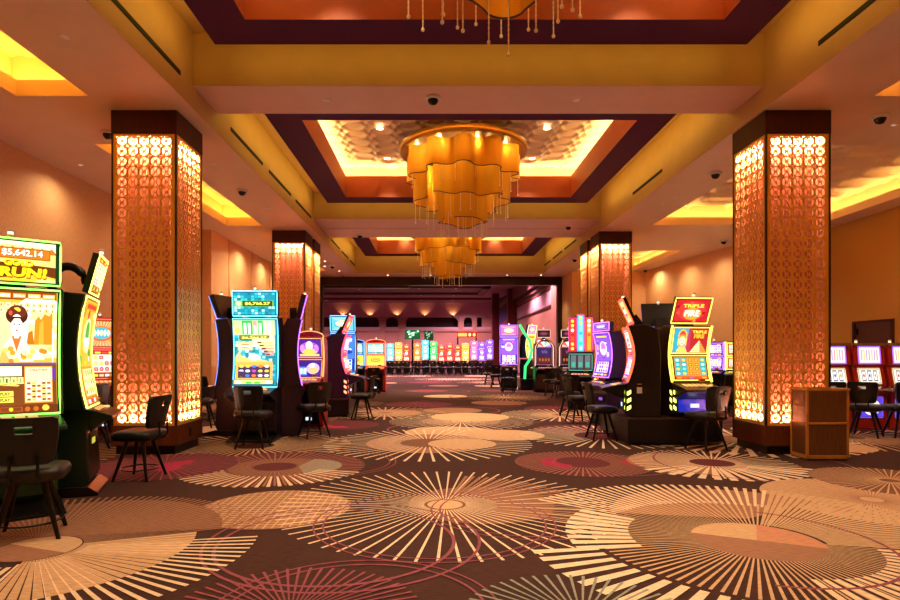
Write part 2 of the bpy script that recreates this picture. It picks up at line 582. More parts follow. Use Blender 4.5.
# N rose burst at the bottom, O grey burst at the bottom
x, y = -0.80, 3.25; rays(x, y, 0.12, 0.74, 60, M_cpink, 0.004, 0.010); disc(x + 0.66, y - 0.05, 0.16, M_cmag)
soft_rings(x + 0.35, y + 0.05, 0.75)
x, y = 0.80, 3.2;  rays(x, y, 0.12, 0.66, 50, M_cgrey, 0.004, 0.010)
for k, (xx, yy) in enumerate(((-3.6, 2.2), (2.6, 1.6), (-0.2, 0.8), (4.6, 1.2), (-1.8, 0.3))):
    disc(xx, yy, 0.5, M_cbrn2); rays(xx, yy, 0.2, 1.4, 60, M_ccream, 0.008, 0.022)
struct(fl.build('floor', fix=False))

# ---- walls
def quadwall(name, pts, m, th=None):
    b = MB(); b.poly(pts, m)
    return struct(b.build(name, fix=False))
def wallbox(name, x0, x1, y0, y1, z0, z1, m):
    b = MB(); b.box(x0, x1, y0, y1, z0, z1, m)
    return struct(b.build(name))
HT = 7.0
wallbox('wall_left', -7.3, -7.1, -5, 16.62, 0, HT, M_wall)
b = MB(); b.box(-7.3, -6.3, 16.62, 27.0, 0, HT, M_wall)
for yy in (18.0, 20.2, 22.4, 24.4):
    b.box(-6.32, -6.28, yy, yy + 0.05, 0.15, H, M_wall)
struct(b.build('wall_left'))
b = MB()
b.box(11.0, 11.2, -5, 14.12, 0, HT, M_wallr); b.box(11.0, 11.2, 15.5, 18.6, 0, HT, M_wallr); b.box(11.0, 11.2, 14.12, 15.5, 2.3, HT, M_wallr)
struct(b.build('wall_right'))
b = MB(); b.prism_z([(11.2, 18.6), (9.65, 18.6), (8.87, 24.85), (8.87, 25.1), (11.2, 25.1)], 0, HT, M_wall)
struct(b.build('wall_right'))
wallbox('wall_end', 5.77, 8.87, 24.85, 27.0, 0, HT, M_wall)
wallbox('wall_end', -6.3, -5.3, 24.85, 27.0, 0, HT, M_wall)
wallbox('wall_back', -7.3, 11.2, -5.2, -5.0, 0, HT, M_wall)
wallbox('baseboard_right', 10.97, 11.0, -5, 14.0, 0, 0.14, M_wood)
wallbox('baseboard_left', -7.1, -7.07, -5, 16.6, 0, 0.14, M_wood)
wallbox('baseboard_end', 5.77, 8.85, 24.82, 24.85, 0, 0.14, M_wood)
# door in the right wall
b = MB()
b.box(10.99, 11.06, 14.2, 15.42, 0.0, 2.24, M_doorw)
dr = struct(b.build('door_1'))
b = MB(); b.box(10.95, 11.03, 14.12, 14.2, 0, 2.3, M_wood); b.box(10.95, 11.03, 15.42, 15.5, 0, 2.3, M_wood); b.box(10.95, 11.03, 14.2, 15.42, 2.24, 2.3, M_wood)
b.build('door_frame', dr)
b = MB(); b.tube([(10.98, 14.32, 1.02), (10.93, 14.32, 1.02), (10.93, 14.46, 1.02)], 0.012, M_chrome); b.build('door_handle', dr)
b = MB(); b.box(10.95, 10.99, 15.33, 15.39, 1.95, 2.1, M_blackm); b.build('door_closer', dr)

# ---- ceiling: soffits with recess holes
def slab(b, x0, x1, y0, y1, holes, z, m, top=None):
    xs = sorted({x0, x1, *[h[0] for h in holes], *[h[1] for h in holes]})
    ys = sorted({y0, y1, *[h[2] for h in holes], *[h[3] for h in holes]})
    for i in range(len(xs) - 1):
        for j in range(len(ys) - 1):
            cx, cy = (xs[i] + xs[i + 1]) / 2, (ys[j] + ys[j + 1]) / 2
            if any(h[0] < cx < h[1] and h[2] < cy < h[3] for h in holes):
                continue
            b.poly([(xs[i], ys[j], z), (xs[i + 1], ys[j], z), (xs[i + 1], ys[j + 1], z), (xs[i], ys[j + 1], z)], m)
HL = [(-5.68, -4.70, -4.4, 0.0), (-5.68, -4.70, 1.7, 8.0), (-5.68, -4.70, 9.84, 16.1), (-5.5, -4.6, 20.0, 24.85 - 0.05)]
HR = [(5.95, 10.35, -4.4, 0.0), (5.95, 10.35, 1.7, 8.0), (5.9, 10.35, 9.9, 16.0), (5.9, 8.35, 20.0, 24.75)]
b = MB()
slab(b, -7.1, XL, -5, YEND, HL, H, M_soffit)
slab(b, XR, 11.2, -5, YEND, HR, H, M_soffit)
slab(b, XL, XR, 25.50, YEND, [], H, M_soffit)
struct(b.build('ceiling', fix=False))
# long fascias and cross beams
b = MB()
for X in (XL, XR):
    b.poly([(X, -5, H), (X, 25.5, H), (X, 25.5, HT), (X, -5, HT)], M_plaster)
b.poly([(XL, 25.5, H), (XR, 25.5, H), (XR, 25.5, HT), (XL, 25.5, HT)], M_plaster)
struct(b.build('trim_1', fix=False), 'plaster fascia round the raised ceiling bays')
for i, (a, c) in enumerate(((0.2, 1.09), (8.41, 9.38), (16.70, 19.35))):
    b = MB(); b.box(XL + 0.002, XR - 0.002, a, c, HB + 0.001, HT - 0.01, M_plaster); b.poly([(XL, a, HB), (XR, a, HB), (XR, c, HB), (XL, c, HB)], M_plaster_beam)
    if i == 2:
        b.box(XL + 0.002, XR - 0.002, 17.95, 18.02, HB - 0.02, HB + 0.1, M_plaster_beam)
    struct(b.build('ceiling'))
b = MB(); b.box(-7.3, 11.2, -5.2, 27.0, HT, HT + 0.1, M_plaster)  # unseen roof slab added above the bays to keep world light out
struct(b.build('ceiling'))

# relief ceiling of overlapping ovals
def relief(b, x0, x1, y0, y1, z, m, cw=0.62, ch=0.5, n=9, dep=0.075):
    nx = max(1, round((x1 - x0) / cw)); ny = max(1, round((y1 - y0) / ch))
    cw = (x1 - x0) / nx; ch = (y1 - y0) / ny
    NX, NY = nx * n, ny * n
    v = []
    for j in range(NY + 1):
        for i in range(NX + 1):
            x = i / n; y = j / n
            col = min(int(x), nx - 1)
            fx = x - col - 0.5
            yy = y + (0.5 if col % 2 else 0)
            fy = (yy % 1.0) - 0.5
            h = 0.0
            for dy in (0, 1, -1):
                d = math.sqrt((fx / 0.49) ** 2 + ((fy - dy) / 0.52) ** 2)
                if d < 1.1:
                    h = max(h, 0.8 * math.exp(-((d - 0.86) / 0.09) ** 2) + 0.25 * (0.5 + (fy - dy)) * (1 - min(1, d) ** 8))
            if abs(fx) > 0.475:
                h = 0.45
            v.append((x0 + i * cw / n, y0 + j * ch / n, z - h * dep))
    f = [(j * (NX + 1) + i, j * (NX + 1) + i + 1, (j + 1) * (NX + 1) + i + 1, (j + 1) * (NX + 1) + i) for j in range(NY) for i in range(NX)]
    b.add(v, f, m, True)

def tray(x0, x1, y0, y1, zo, zl, zt, ex, m_in, m_cove, m_top, power, color, name, cw=0.62, ch=0.5, rel=True, n=9, dep=0.13):
    """recess: opening x0..x1, y0..y1 at zo, wall up to the lip zl, cove widening by ex, relief top at zt"""
    b = MB()
    c = [(x0, y0), (x1, y0), (x1, y1), (x0, y1)]
    e = [(x0 - ex, y0 - ex), (x1 + ex, y0 - ex), (x1 + ex, y1 + ex), (x0 - ex, y1 + ex)]
    for i in range(4):
        j = (i + 1) % 4
        p, q, pe, qe = c[i], c[j], e[i], e[j]
        b.poly([(*p, zo), (*q, zo), (*q, zl), (*p, zl)], m_in)
        b.poly([(*p, zl), (*q, zl), (*qe, zl), (*pe, zl)], m_cove)
        b.poly([(*pe, zl), (*qe, zl), (*qe, zt), (*pe, zt)], m_cove)
    if rel:
        relief(b, x0 - ex, x1 + ex, y0 - ex, y1 + ex, zt, m_top, cw, ch, n, dep)
    else:
        b.poly([(*e[0], zt), (*e[1], zt), (*e[2], zt), (*e[3], zt)], m_top)
    o = struct(b.build(name, fix=False))
    d = 0.5 * ex
    zz = zl + 0.03
    LX, LY = x1 - x0 + ex, y1 - y0 + ex
    cx, cy = (x0 + x1) / 2, (y0 + y1) / 2
    # strips lie on the cove ledge and throw upwards and slightly to the wall
    light('cove_strip', 'AREA', (cx, y1 + d, zz), power * LX, color, LX, 0.05, (0, -0.2, 1), xdir=(1, 0, 0))
    light('cove_strip', 'AREA', (cx, y0 - d, zz), power * LX, color, LX, 0.05, (0, 0.2, 1), xdir=(1, 0, 0))
    light('cove_strip', 'AREA', (x0 - d, cy, zz), power * LY, color, LY, 0.05, (0.2, 0, 1), xdir=(0, 1, 0))
    light('cove_strip', 'AREA', (x1 + d, cy, zz), power * LY, color, LY, 0.05, (-0.2, 0, 1), xdir=(0, 1, 0))
    return o

# raised bays: purple ring hung off the fascias, terracotta well, bright cove, relief top
RW = 0.59
GAP = 0.5
for bi, (y0, y1) in enumerate(BAYS):
    ox0, ox1, oy0, oy1 = XL + GAP, XR - GAP - 0.02, y0 + GAP, y1 - GAP
    ix0, ix1, iy0, iy1 = ox0 + RW, ox1 - RW, oy0 + RW, oy1 - RW
    b = MB()
    slab(b, ox0, ox1, oy0, oy1, [(ix0, ix1, iy0, iy1)], ZR, M_ring)
    slab(b, ox0, ox1, oy0, oy1, [(ix0, ix1, iy0, iy1)], ZR + 0.12, M_ring)
    for (p, q) in (((ox0, oy0), (ox1, oy0)), ((ox1, oy0), (ox1, oy1)), ((ox1, oy1), (ox0, oy1)), ((ox0, oy1), (ox0, oy0))):
        b.poly([(*p, ZR), (*q, ZR), (*q, ZR + 0.12), (*p, ZR + 0.12)], M_ring)
    struct(b.build('trim_2', fix=False), 'aubergine painted ring under the raised ceiling bay')
    b = MB()
    slab(b, XL, XR, y0, y1, [(ix0, ix1, iy0, iy1)], 6.02, M_plaster)
    struct(b.build('ceiling', fix=False))
    tray(ix0, ix1, iy0, iy1, ZR + 0.0, 6.16, 6.52, 0.36, M_terra, M_cove, M_tray, L_TRAY, YELLOW, 'ceiling', n=(4, 10, 16, 10)[bi], dep=0.085)
    # strips on the ring's outer edge, throwing on to the fascias
    zz = ZR + 0.06
    ex = 0.01
    for args in (((ox0 - ex, (oy0 + oy1) / 2, zz), oy1 - oy0, (-1, 0, 0.1), (0, 1, 0)), ((ox1 + ex, (oy0 + oy1) / 2, zz), oy1 - oy0, (1, 0, 0.1), (0, 1, 0)),
                 (((ox0 + ox1) / 2, oy0 - ex, zz), ox1 - ox0, (0, -1, 0.1), (1, 0, 0)), (((ox0 + ox1) / 2, oy1 + ex, zz), ox1 - ox0, (0, 1, 0.1), (1, 0, 0))):
        light('ring_strip', 'AREA', args[0], L_RING * args[1] * (0.45 if args[2][1] else 1.0), AMBER, args[1], 0.04, args[2], xdir=args[3])
for (x0, x1, y0, y1) in HL:
    tray(x0, x1, y0, y1, H, 5.17, 5.62, 0.2, M_cove, M_cove, M_cove, L_SIDE, GOLDEN, 'ceiling', cw=1.3, ch=1.0, n=8)
for (x0, x1, y0, y1) in HR:
    tray(x0, x1, y0, y1, H, 5.15, 5.55, 0.25, M_cove, M_cove, M_tray, L_SIDE * 1.25, (1.0, 0.62, 0.18), 'ceiling', cw=1.15, ch=0.85, n=14)

# ---- opening to the far hall: dark header and jambs
b = MB()
b.box(-5.3, 5.77, 26.78, 27.1, 4.58, H + 0.3, M_darkframe); b.box(-5.3, -5.1, 26.78, 27.1, 0, 4.58, M_darkframe); b.box(5.57, 5.77, 26.78, 27.1, 0, 4.58, M_darkframe)
struct(b.build('trim_3'), 'dark bronze frame round the opening to the far hall')
b = MB()
b.box(-5.1, -1.2, 27.1, 27.5, 4.48, 4.58, M_darkframe)
struct(b.build('trim_4'))

# ---- far hall
YF = 60.0
ks = YF / FPX
def fx(px): return (px - 435) * ks
def fz(py): return HC + (354 - py) * ks
b = MB()
wb, wt = fz(331), 6.9
open_ = [(296, 379), (386, 398), (406, 458), (464, 472), (477, 482)]
z0, z1 = fz(327), fz(317.3)
prev = -14.0
b.box(-15, 6.5, YF, YF + 0.3, z1, wt, M_pinkwall)
b.box(-15, 6.5, YF, YF + 0.3, fz(331.5), z0, M_pinkwall)
b.box(-15, 6.5, YF - 0.15, YF, fz(331.5), fz(329.5), M_pinkwall2)
b.box(-15, 6.5, YF, YF + 0.3, 0, fz(331.5), M_pinkwall2)
for (a, c) in open_:
    x0, x1 = fx(a), fx(c)
    b.box(prev, x0, YF, YF + 0.3, z0, z1, M_pinkwall2)
    b.box(prev + 0.08, x0 - 0.08, YF - 0.12, YF, 0, z1, M_pinkwall2)
    r = min(0.55, (x1 - x0) / 2)
    for sx, cx in ((-1, x0 + r), (1, x1 - r)):
        pr = [(cx + sx * r, z1)] + [(cx + sx * r * math.sin(R_(t)), z1 - r + r * math.cos(R_(t))) for t in range(0, 91, 15)]
        b.add([(p[0], YF, p[1]) for p in pr], [tuple(range(len(pr)))], M_pinkwall2)
    prev = x1
b.box(prev, 6.5, YF, YF + 0.3, z0, z1, M_pinkwall2)
struct(b.build('wall_far'))
wallbox('wall_far', -15, 6.5, YF + 1.2, YF + 1.3, 3.5, 6.0, M_niche)
b = MB()
b.box(-15, 7.0, 27.1, YF, 6.62, 6.8, M_hallceil)
for (xa, xb, ya, yb) in ((-14, 4.2, 44.5, 45.3), (-14, 4.2, 49.5, 50.3), (-14, 5.2, 54.2, 54.8), (3.6, 4.2, 44.5, 50.3)):
    b.box(xa, xb, ya, yb, 6.42, 6.63, M_hallbeam)
b.box(-14, 3.6, 45.3, 49.5, 6.58, 6.62, M_hallbeam)
struct(b.build('ceiling'))
b = MB()
b.box(6.5, 6.7, 27.0, YF, 0, 6.7, M_pinkwall2)
b.box(6.46, 6.5, 31.5, 46.5, 4.2, 5.05, M_pinkwall)
b.box(6.42, 6.5, 31.5, 46.5, 5.05, 5.2, M_hallbeam); b.box(6.3, 6.5, 31.5, 46.5, 5.35, 5.5, M_hallbeam); b.box(6.1, 6.5, 31.5, 46.5, 5.65, 6.62, M_hallbeam)
b.box(6.42, 6.5, 27.2, 46.5, 4.1, 4.2, M_hallbeam)
b.box(6.3, 6.5, 30.2, 32.0, 0, 6.62, M_pinkwall2)
b.box(6.44, 6.5, 53, YF, 4.4, 6.0, M_pinkwall); b.box(6.42, 6.5, 53.5, 58, 3.6, 4.7, M_niche)
struct(b.build('wall_right'))
wallbox('wall_left', -15.2, -15, 27.0, YF, 0, 6.8, M_pinkwall2)
wallbox('wall_left', -15, -5.3, 27.0, 27.3, 0, 6.8, M_pinkwall2)
# hall lights: recessed cans in pairs, pillar uplights, general rose wash from the hall's own cans
def small_can(x, y, z, e, col, spot=100, grp='recessed ceiling lights of the far hall', label='tiny warm recessed downlight in the far hall ceiling', gl='#ffd9a0', r=0.06, st=6):
    t = MB(); t.lathe([(r * 1.35, 0.0), (r * 1.35, -0.012), (r, -0.014), (r, -0.004)], (0, 0, 0), M_white, 14)
    o = t.build('downlight'); tag(o, label, 'downlight', grp); o.location = (x, y, z)
    l = MB(); l.add([(r * math.cos(2 * PI * k / 12), r * math.sin(2 * PI * k / 12), -0.006) for k in range(12)], [tuple(range(12))], emit(gl, st))
    l.build('lens', o, fix=False)
    light('downlight_lamp', 'SPOT', (0, 0, -0.05), e, col, direction=(0, 0, -1), parent=o, spot=R_(spot), rad=r)
    return o
for (x, y, z) in ((-1.2, 44.9, 6.42), (-1.2, 49.9, 6.42), (1.6, 44.9, 6.42), (1.6, 49.9, 6.42), (-1.3, 54.5, 6.42), (1.6, 54.5, 6.42), (3.0, 56.5, 6.62), (-6, 47, 6.58), (-10, 54.5, 6.42), (-6, 54.5, 6.42), (-10, 47, 6.58)):
    small_can(x, y, z, 1100, (1.0, 0.55, 0.62), 150)
for (x, y) in ((-9, 32), (-4, 32), (1, 32), (5, 32), (-9, 38), (-4, 38), (1, 38), (5, 38)):
    small_can(x, y, 6.62, 1700, (1.0, 0.55, 0.55), 130)
for i, px in enumerate((343, 370, 397, 425, 453)):
    x = fx(px)
    t = MB(); t.lathe([(0.05, 0), (0.09, 0.12), (0.07, 0.12), (0.04, 0.02)], (0, 0, 0), M_blackm, 12); t.box(-0.03, 0.03, 0, 0.2, 0.0, 0.05, M_blackm)
    o = t.build('wall_uplight', loc=(x, YF - 0.22, fz(317)))
    tag(o, 'small dark uplight throwing a warm glow above the far arches', 'wall light', 'uplights above the far arches')
    light('uplight_lamp', 'SPOT', (0, 0.0, 0.1), 32, (1.0, 0.45, 0.12), direction=(0, 0.5, 1), parent=o, spot=R_(110), rad=0.04)
# ================================================================== LATTICE COLUMNS
CW = 0.92
def hole_cell():
    """one lattice cell as flat vertices and faces, w 0.162 x h 0.146 with six openings"""
    w, h = 0.160, 0.1475
    cu = bpy.data.curves.new('tmp_cell', 'CURVE')
    cu.dimensions = '2D'; cu.fill_mode = 'BOTH'; cu.extrude = 0.0
    def sp(pts):
        s = cu.splines.new('POLY'); s.points.add(len(pts) - 1)
        for i, (x, y) in enumerate(pts):
            s.points[i].co = (x, y, 0, 1)
        s.use_cyclic_u = True
    sp([(-w / 2, -h / 2), (w / 2, -h / 2), (w / 2, h / 2), (-w / 2, h / 2)])
    r = 0.066
    for sg in (1, -1):
        sp([(sg * (-r * math.cos(R_(a))), r * math.sin(R_(a))) for a in range(-50, 51, 20)] + [(sg * (-r * 0.36), 0.022), (sg * (-r * 0.36), -0.022)])
        sp([(r * math.sin(R_(a)), sg * r * math.cos(R_(a))) for a in (-30, -10, 10, 30)] + [(0.006, sg * 0.014), (-0.006, sg * 0.014)])
        for sv in (1, -1):
            x, y = sg * (w / 2 - 0.012), sv * (h / 2 - 0.012)
            sp([(x - 0.007, y - 0.005), (x + 0.007, y - 0.005), (x + 0.007, y + 0.005), (x - 0.007, y + 0.005)])
    ob = bpy.data.objects.new('tmp_cell', cu); COL.objects.link(ob)
    dg = bpy.context.evaluated_depsgraph_get(); dg.update()
    me = ob.evaluated_get(dg).to_mesh()
    vs = [(v.co.x, v.co.y) for v in me.vertices]; fs = [list(p.vertices) for p in me.polygons]
    ob.evaluated_get(dg).to_mesh_clear()
    bpy.data.objects.remove(ob); bpy.data.curves.remove(cu)
    return vs, fs, w, h
def lattice_mesh():
    vs, fs, w, h = hole_cell()
    b = MB()
    zb, zt = 0.42, 4.62
    nr = 28
    zz0 = zb + (zt - zb - nr * h) / 2
    y = 0.0
    V = []; F = []
    for r in range(nr):
        for c in range(5):
            n = len(V)
            cx, cz = (c - 2) * w, zz0 + (r + 0.5) * h
            V += [(cx + a, y, cz + q) for a, q in vs]
            F += [[i + n for i in f] for f in fs]
    b.add(V, F, M_lat)
    hw = 2.5 * w
    W = CW / 2 - 0.012
    for (x0, x1, z0, z1) in ((-W, -hw, zb, zt), (hw, W, zb, zt), (-hw, hw, zb, zz0), (-hw, hw, zz0 + nr * h, zt)):
        b.poly([(x0, y, z0), (x1, y, z0), (x1, y, z1), (x0, y, z1)], M_lat)
    return b
def column(label):
    t = thing('lattice_column', label, 'column', group='lattice columns')
    lb = lattice_mesh()
    first = None
    hw = CW / 2
    for k in range(4):
        if first is None:
            first = lb.build('lattice_panel', t, fix=False)
            o = first
            md = o.modifiers.new('thickness', 'SOLIDIFY'); md.thickness = 0.006
        else:
            o = first.copy(); COL.objects.link(o)
        a = k * PI / 2
        o.location = (hw * math.sin(a), -hw * math.cos(a), 0); o.rotation_euler = (0, 0, a)
    g = 0.15
    b = MB(); b.box(-hw + g, hw - g, -hw + g, hw - g, 0.42, 4.62, M_core)
    for sx in (-1, 1):
        for sy in (-1, 1):
            p, q_ = hw - g - 0.005, hw - 0.02
            b.prism_z([(sx * p - 0.006 * sx, sy * p + 0.006 * sy), (sx * p + 0.006 * sx, sy * p - 0.006 * sy), (sx * q_ + 0.006 * sx, sy * q_ - 0.006 * sy), (sx * q_ - 0.006 * sx, sy * q_ + 0.006 * sy)], 0.42, 4.62, M_core)
    b.build('frosted_core', t)
    for sx in (-1, 1):
        for sy in (-1, 1):
            b = MB(); x, y = sx * (hw - 0.005), sy * (hw - 0.005)
            b.box(x - 0.013, x + 0.013, y - 0.013, y + 0.013, 0.42, 4.62, M_darkframe); b.build('corner_strip', t)
    q = hw + 0.012
    b = MB(); b.box(-q, q, -q, q, 4.61, H - 0.003, M_wood); b.build('capital', t, bevel=0.004)
    b = MB(); b.box(-q, q, -q, q, 0.13, 0.42, M_woodb); b.build('base', t, bevel=0.004)
    b = MB(); b.box(-q + 0.05, q - 0.05, -q + 0.05, q - 0.05, 0.0, 0.13, M_black); b.build('plinth', t)
    b = MB(); b.box(q, q + 0.008, -0.04, 0.04, 0.22, 0.34, M_black); b.build('outlet', t)
    # light tubes in the gap between core and lattice, at the head and at the foot
    for k in range(4):
        a = k * PI / 2
        for (z, dz, e) in ((4.59, -1, L_COLT), (0.445, 1, L_COLB)):
            d = hw - 0.075
            light('column_tube', 'AREA', (d * math.sin(a), -d * math.cos(a), z), e, (1.0, 0.74, 0.52), 0.76, 0.08, (-0.12 * math.sin(a), 0.12 * math.cos(a), dz), parent=t, xdir=(math.cos(a), math.sin(a), 0))
    return t
colpos = [(-4.175, 8.93, 'wood-capped lattice column in the left foreground, yellow lit near its foot'),
          (5.21, 8.93, 'wood-capped lattice column in the right foreground behind the wooden kiosk'),
          (-4.14, 17.16, 'second lattice column on the left, nearer one of the close pair'),
          (-4.14, 18.42, 'back column of the left pair, only a sliver of its lattice showing'),
          (5.15, 17.3, 'second lattice column on the right, nearer one of the close pair'),
          (5.15, 18.6, 'back column of the right pair behind its lattice twin')]
c0 = column(colpos[0][2]); c0.location = (colpos[0][0], colpos[0][1], 0)
for x, y, lb in colpos[1:]:
    dup(c0, (x, y, 0), 0, lb)

# ================================================================== CHANDELIERS
def chandelier(label):
    t = thing('chandelier', label, 'chandelier', group='gold curtain chandeliers')
    b = MB(); b.lathe([(0.0, 6.02), (1.38, 6.02), (1.40, 6.0), (1.40, 5.87), (1.37, 5.86), (1.34, 5.88), (0.0, 5.88)], (0, 0, 0), M_gold, 64); b.build('canopy_disc', t)
    b = MB(); b.lathe([(0.06, 6.0), (0.06, 6.42)], (0, 0, 0), M_gold, 12); b.lathe([(0.0, 6.50), (0.2, 6.50), (0.2, 6.40), (0.0, 6.40)], (0, 0, 0), M_gold, 20); b.build('stem', t)
    def curtain(R, amp, k, ph, zt, zb, wob, gap=None, spiral=0.0, cx=0, cy=0):
        N = 220; b = MB(); v = []; f = []
        pts = []
        a0, a1 = (0, 2 * PI) if gap is None else gap
        for i in range(N):
            a = a0 + (a1 - a0) * i / (N if gap is None else N - 1)
            s = math.sin(k * a + ph)
            s = math.copysign(abs(s) ** 0.7, s)
            r = R * (1 + amp * s) + spiral * (a - a0)
            pts.append((cx + r * math.cos(a), cy + r * math.sin(a), zb + wob * math.sin(3 * a + ph * 2)))
        rows = 5
        for (x, y, z) in pts:
            for q in range(rows + 1):
                v.append((x, y, z + (zt - z) * q / rows))
        L = rows + 1
        M = N if gap is None else N - 1
        for i in range(M):
            j = (i + 1) % N
            for q in range(rows):
                f.append((i * L + q, j * L + q, j * L + q + 1, i * L + q + 1))
        b.add(v, f, M_fab, True)
        o = b.build('fabric_curtain', t, fix=False)
        h = MB(); h.tube(pts, 0.010, M_brown, 6, closed=gap is None)
        h.build('hem', o)
        return pts
    p1 = curtain(1.16, 0.10, 11, 0.4, 5.87, 5.30, 0.03)
    p2 = curtain(0.88, 0.13, 8, 1.3, 5.87, 4.80, 0.05, gap=(-2.3, 3.6), spiral=0.02)
    p3 = curtain(0.42, 0.13, 5, 0.2, 5.87, 4.36, 0.03, gap=(-2.1, 3.9), spiral=0.025, cx=0.02, cy=-0.05)
    # crystal strands
    d0 = None
    rnd = random.Random(5)
    for (pts, n, ln, l0) in ((p1, 18, 0.30, 0.12), (p2, 22, 0.36, 0.16), (p3, 14, 0.28, 0.10)):
        for i in range(n):
            x, y, z = pts[int((i + 0.4 * rnd.random()) * len(pts) / n) % len(pts)]
            if d0 is None:
                b = MB(); b.tube([(0, 0, 0), (0, 0, -0.55)], 0.006, M_crys, 5)
                for q in range(11):
                    b.lathe([(0.0, 0.011), (0.011, 0), (0.0, -0.011)], (0, 0, -0.03 - q * 0.046), M_crys, 5)
                b.lathe([(0.0, 0.02), (0.012, 0.013), (0.018, 0), (0.012, -0.014), (0.0, -0.02)], (0, 0, -0.565), M_crys, 8)
                d0 = b.build('crystal_strand', t); o = d0
            else:
                o = d0.copy(); COL.objects.link(o)
            o.location = (x * 0.96, y * 0.96, z + 0.42 - l0 - (ln - 0.2) * rnd.random())
    # bulbs under the disc
    for r, n, e in ((1.0, 8, 0.5), (0.62, 4, 1.2), (0.16, 2, 1.5)):
        for i in range(n):
            a = 2 * PI * (i + 0.3) / n
            b = MB(); b.lathe([(0.0, -0.07), (0.03, -0.055), (0.035, -0.03), (0.03, 0.0)], (r * math.cos(a), r * math.sin(a), 5.88), emit('#ffe9b0', 20), 8)
            b.build('bulb', t)
            light('bulb_lamp', 'POINT', (r * math.cos(a), r * math.sin(a), 5.74), L_CHAND * e, (1.0, 0.66, 0.22), parent=t, rad=0.04)
    return t
ch = chandelier('gold fabric chandelier hanging whole in the second ceiling bay, largest in view')
ch.location = (0.625, 13.04, 0)
dup(ch, (0.55, 4.55, 0), 0.0, 'gold chandelier at the top edge, only its hem and crystal strands showing')
dup(ch, (0.5, 22.3, 0), 0.6, 'small gold chandelier furthest back, just below the cross beam')

# ================================================================== CEILING FIXTURES
def slot_vent(y0, y1, X, label):
    b = MB(); s = 1 if X < 0 else -1
    b.box(min(X, X + s * 0.012), max(X, X + s * 0.012), y0, y1, 5.22, 5.28, M_slot)
    o = b.build('linear_air_slot'); tag(o, label, 'air vent')
words = {0: 'first', 1: 'nearest', 2: 'middle', 3: 'furthest'}
slot_vent(1.5, 7.98, XL, 'long black linear air slot in the left fascia nearest the camera')
slot_vent(1.5, 7.22, XR, 'long black linear air slot in the right fascia nearest the camera')
for (a, c, w) in ((9.96, 11.8, 'nearest'), (12.26, 14.1, 'middle'), (14.6, 16.4, 'furthest')):
    slot_vent(a, c, XL, 'black linear air slot in the left fascia of the second bay, %s of three' % w)
slot_vent(12.2, 14.0, XR, 'single black linear air slot in the right fascia of the second bay')
for (a, c, w) in ((19.6, 21.4, 'nearest'), (21.8, 23.5, 'middle'), (24.0, 25.3, 'furthest')):
    slot_vent(a, c, XL, 'small black linear air slot in the left fascia of the third bay, %s of three' % w)
    slot_vent(a, c, XR, 'small black linear air slot in the right fascia of the third bay, %s of three' % w)

def dome():
    t = thing('dome_camera', 'x', 'camera', group='ceiling dome cameras')
    b = MB(); b.lathe([(0.0, 0.0), (0.115, 0.0), (0.12, -0.012), (0.10, -0.035), (0.085, -0.04), (0.0, -0.04)], (0, 0, 0), M_white, 24); b.build('mount_ring', t)
    b = MB(); b.lathe([(0.08, -0.038), (0.078, -0.06), (0.06, -0.095), (0.03, -0.113), (0.0, -0.118)], (0, 0, 0), M_black, 20); b.build('dome', t)
    b = MB(); b.lathe([(0.03, -0.10), (0.032, -0.118), (0.0, -0.125)], (0.0, -0.02, 0), M_blackm, 12); b.build('lens', t)
    return t
dm = dome()
doms = [(-0.03, 8.78, HB, 'dome camera under the nearest cross beam'), (-5.15, 9.3, H, 'dome camera half hidden beside the left foreground column'),
        (-4.12, 12.6, H, 'dome camera in the left soffit beyond the first column'), (6.55, 8.68, H, 'dome camera right of the right foreground column top'),
        (5.42, 11.4, H, 'dome camera just left of the right foreground column'), (-2.4, 18.9, HB, 'dome camera on the second cross beam, left side'),
        (3.98, 17.6, HB, 'dome camera on the second cross beam, right side'), (5.14, 21.7, H, 'tiny dome camera in the right soffit beside the back columns'),
        (-4.07, 23.4, H, 'tiny dome camera in the left soffit near the far opening'), (8.9, 18.2, H, 'small dome camera in the right soffit beside the foreground column shaft'),
        (8.7, 24.4, H, 'small dome camera at the end wall corner on the right'), (-4.1, 26.4, H, 'tiny dome camera right above the dark opening frame')]
for i, (x, y, z, lb) in enumerate(doms):
    if i == 0:
        dm.location = (x, y, z); dm['label'] = lb
    else:
        dup(dm, (x, y, z), 0, lb)
# concealed sprinkler caps
cap0 = None
for (x, y, z, lb) in ((-4.08, 6.5, H, 'round white sprinkler cap in the left soffit nearest the camera'), (-1.62, 8.87, HB, 'white sprinkler cap left of the camera dome under the near beam'),
                      (2.12, 8.87, HB, 'white sprinkler cap right of the camera dome under the near beam'), (-4.04, 10.87, H, 'white sprinkler cap in the left soffit before the dome camera'),
                      (-4.03, 14.15, H, 'white sprinkler cap in the left soffit before the second column'), (5.2, 10.75, H, 'white sprinkler cap next to the right dome camera'),
                      (5.3, 13.7, H, 'white sprinkler cap in the right soffit before the second column')):
    if cap0 is None:
        b = MB(); b.lathe([(0.0, -0.01), (0.05, -0.01), (0.055, -0.004), (0.055, 0.0)], (0, 0, 0), M_cap, 20); cap0 = b.build('sprinkler_cap'); o = cap0
    else:
        o = cap0.copy(); COL.objects.link(o)
    o.location = (x, y, z - 0.001); tag(o, lb, 'sprinkler cap', 'sprinkler caps')

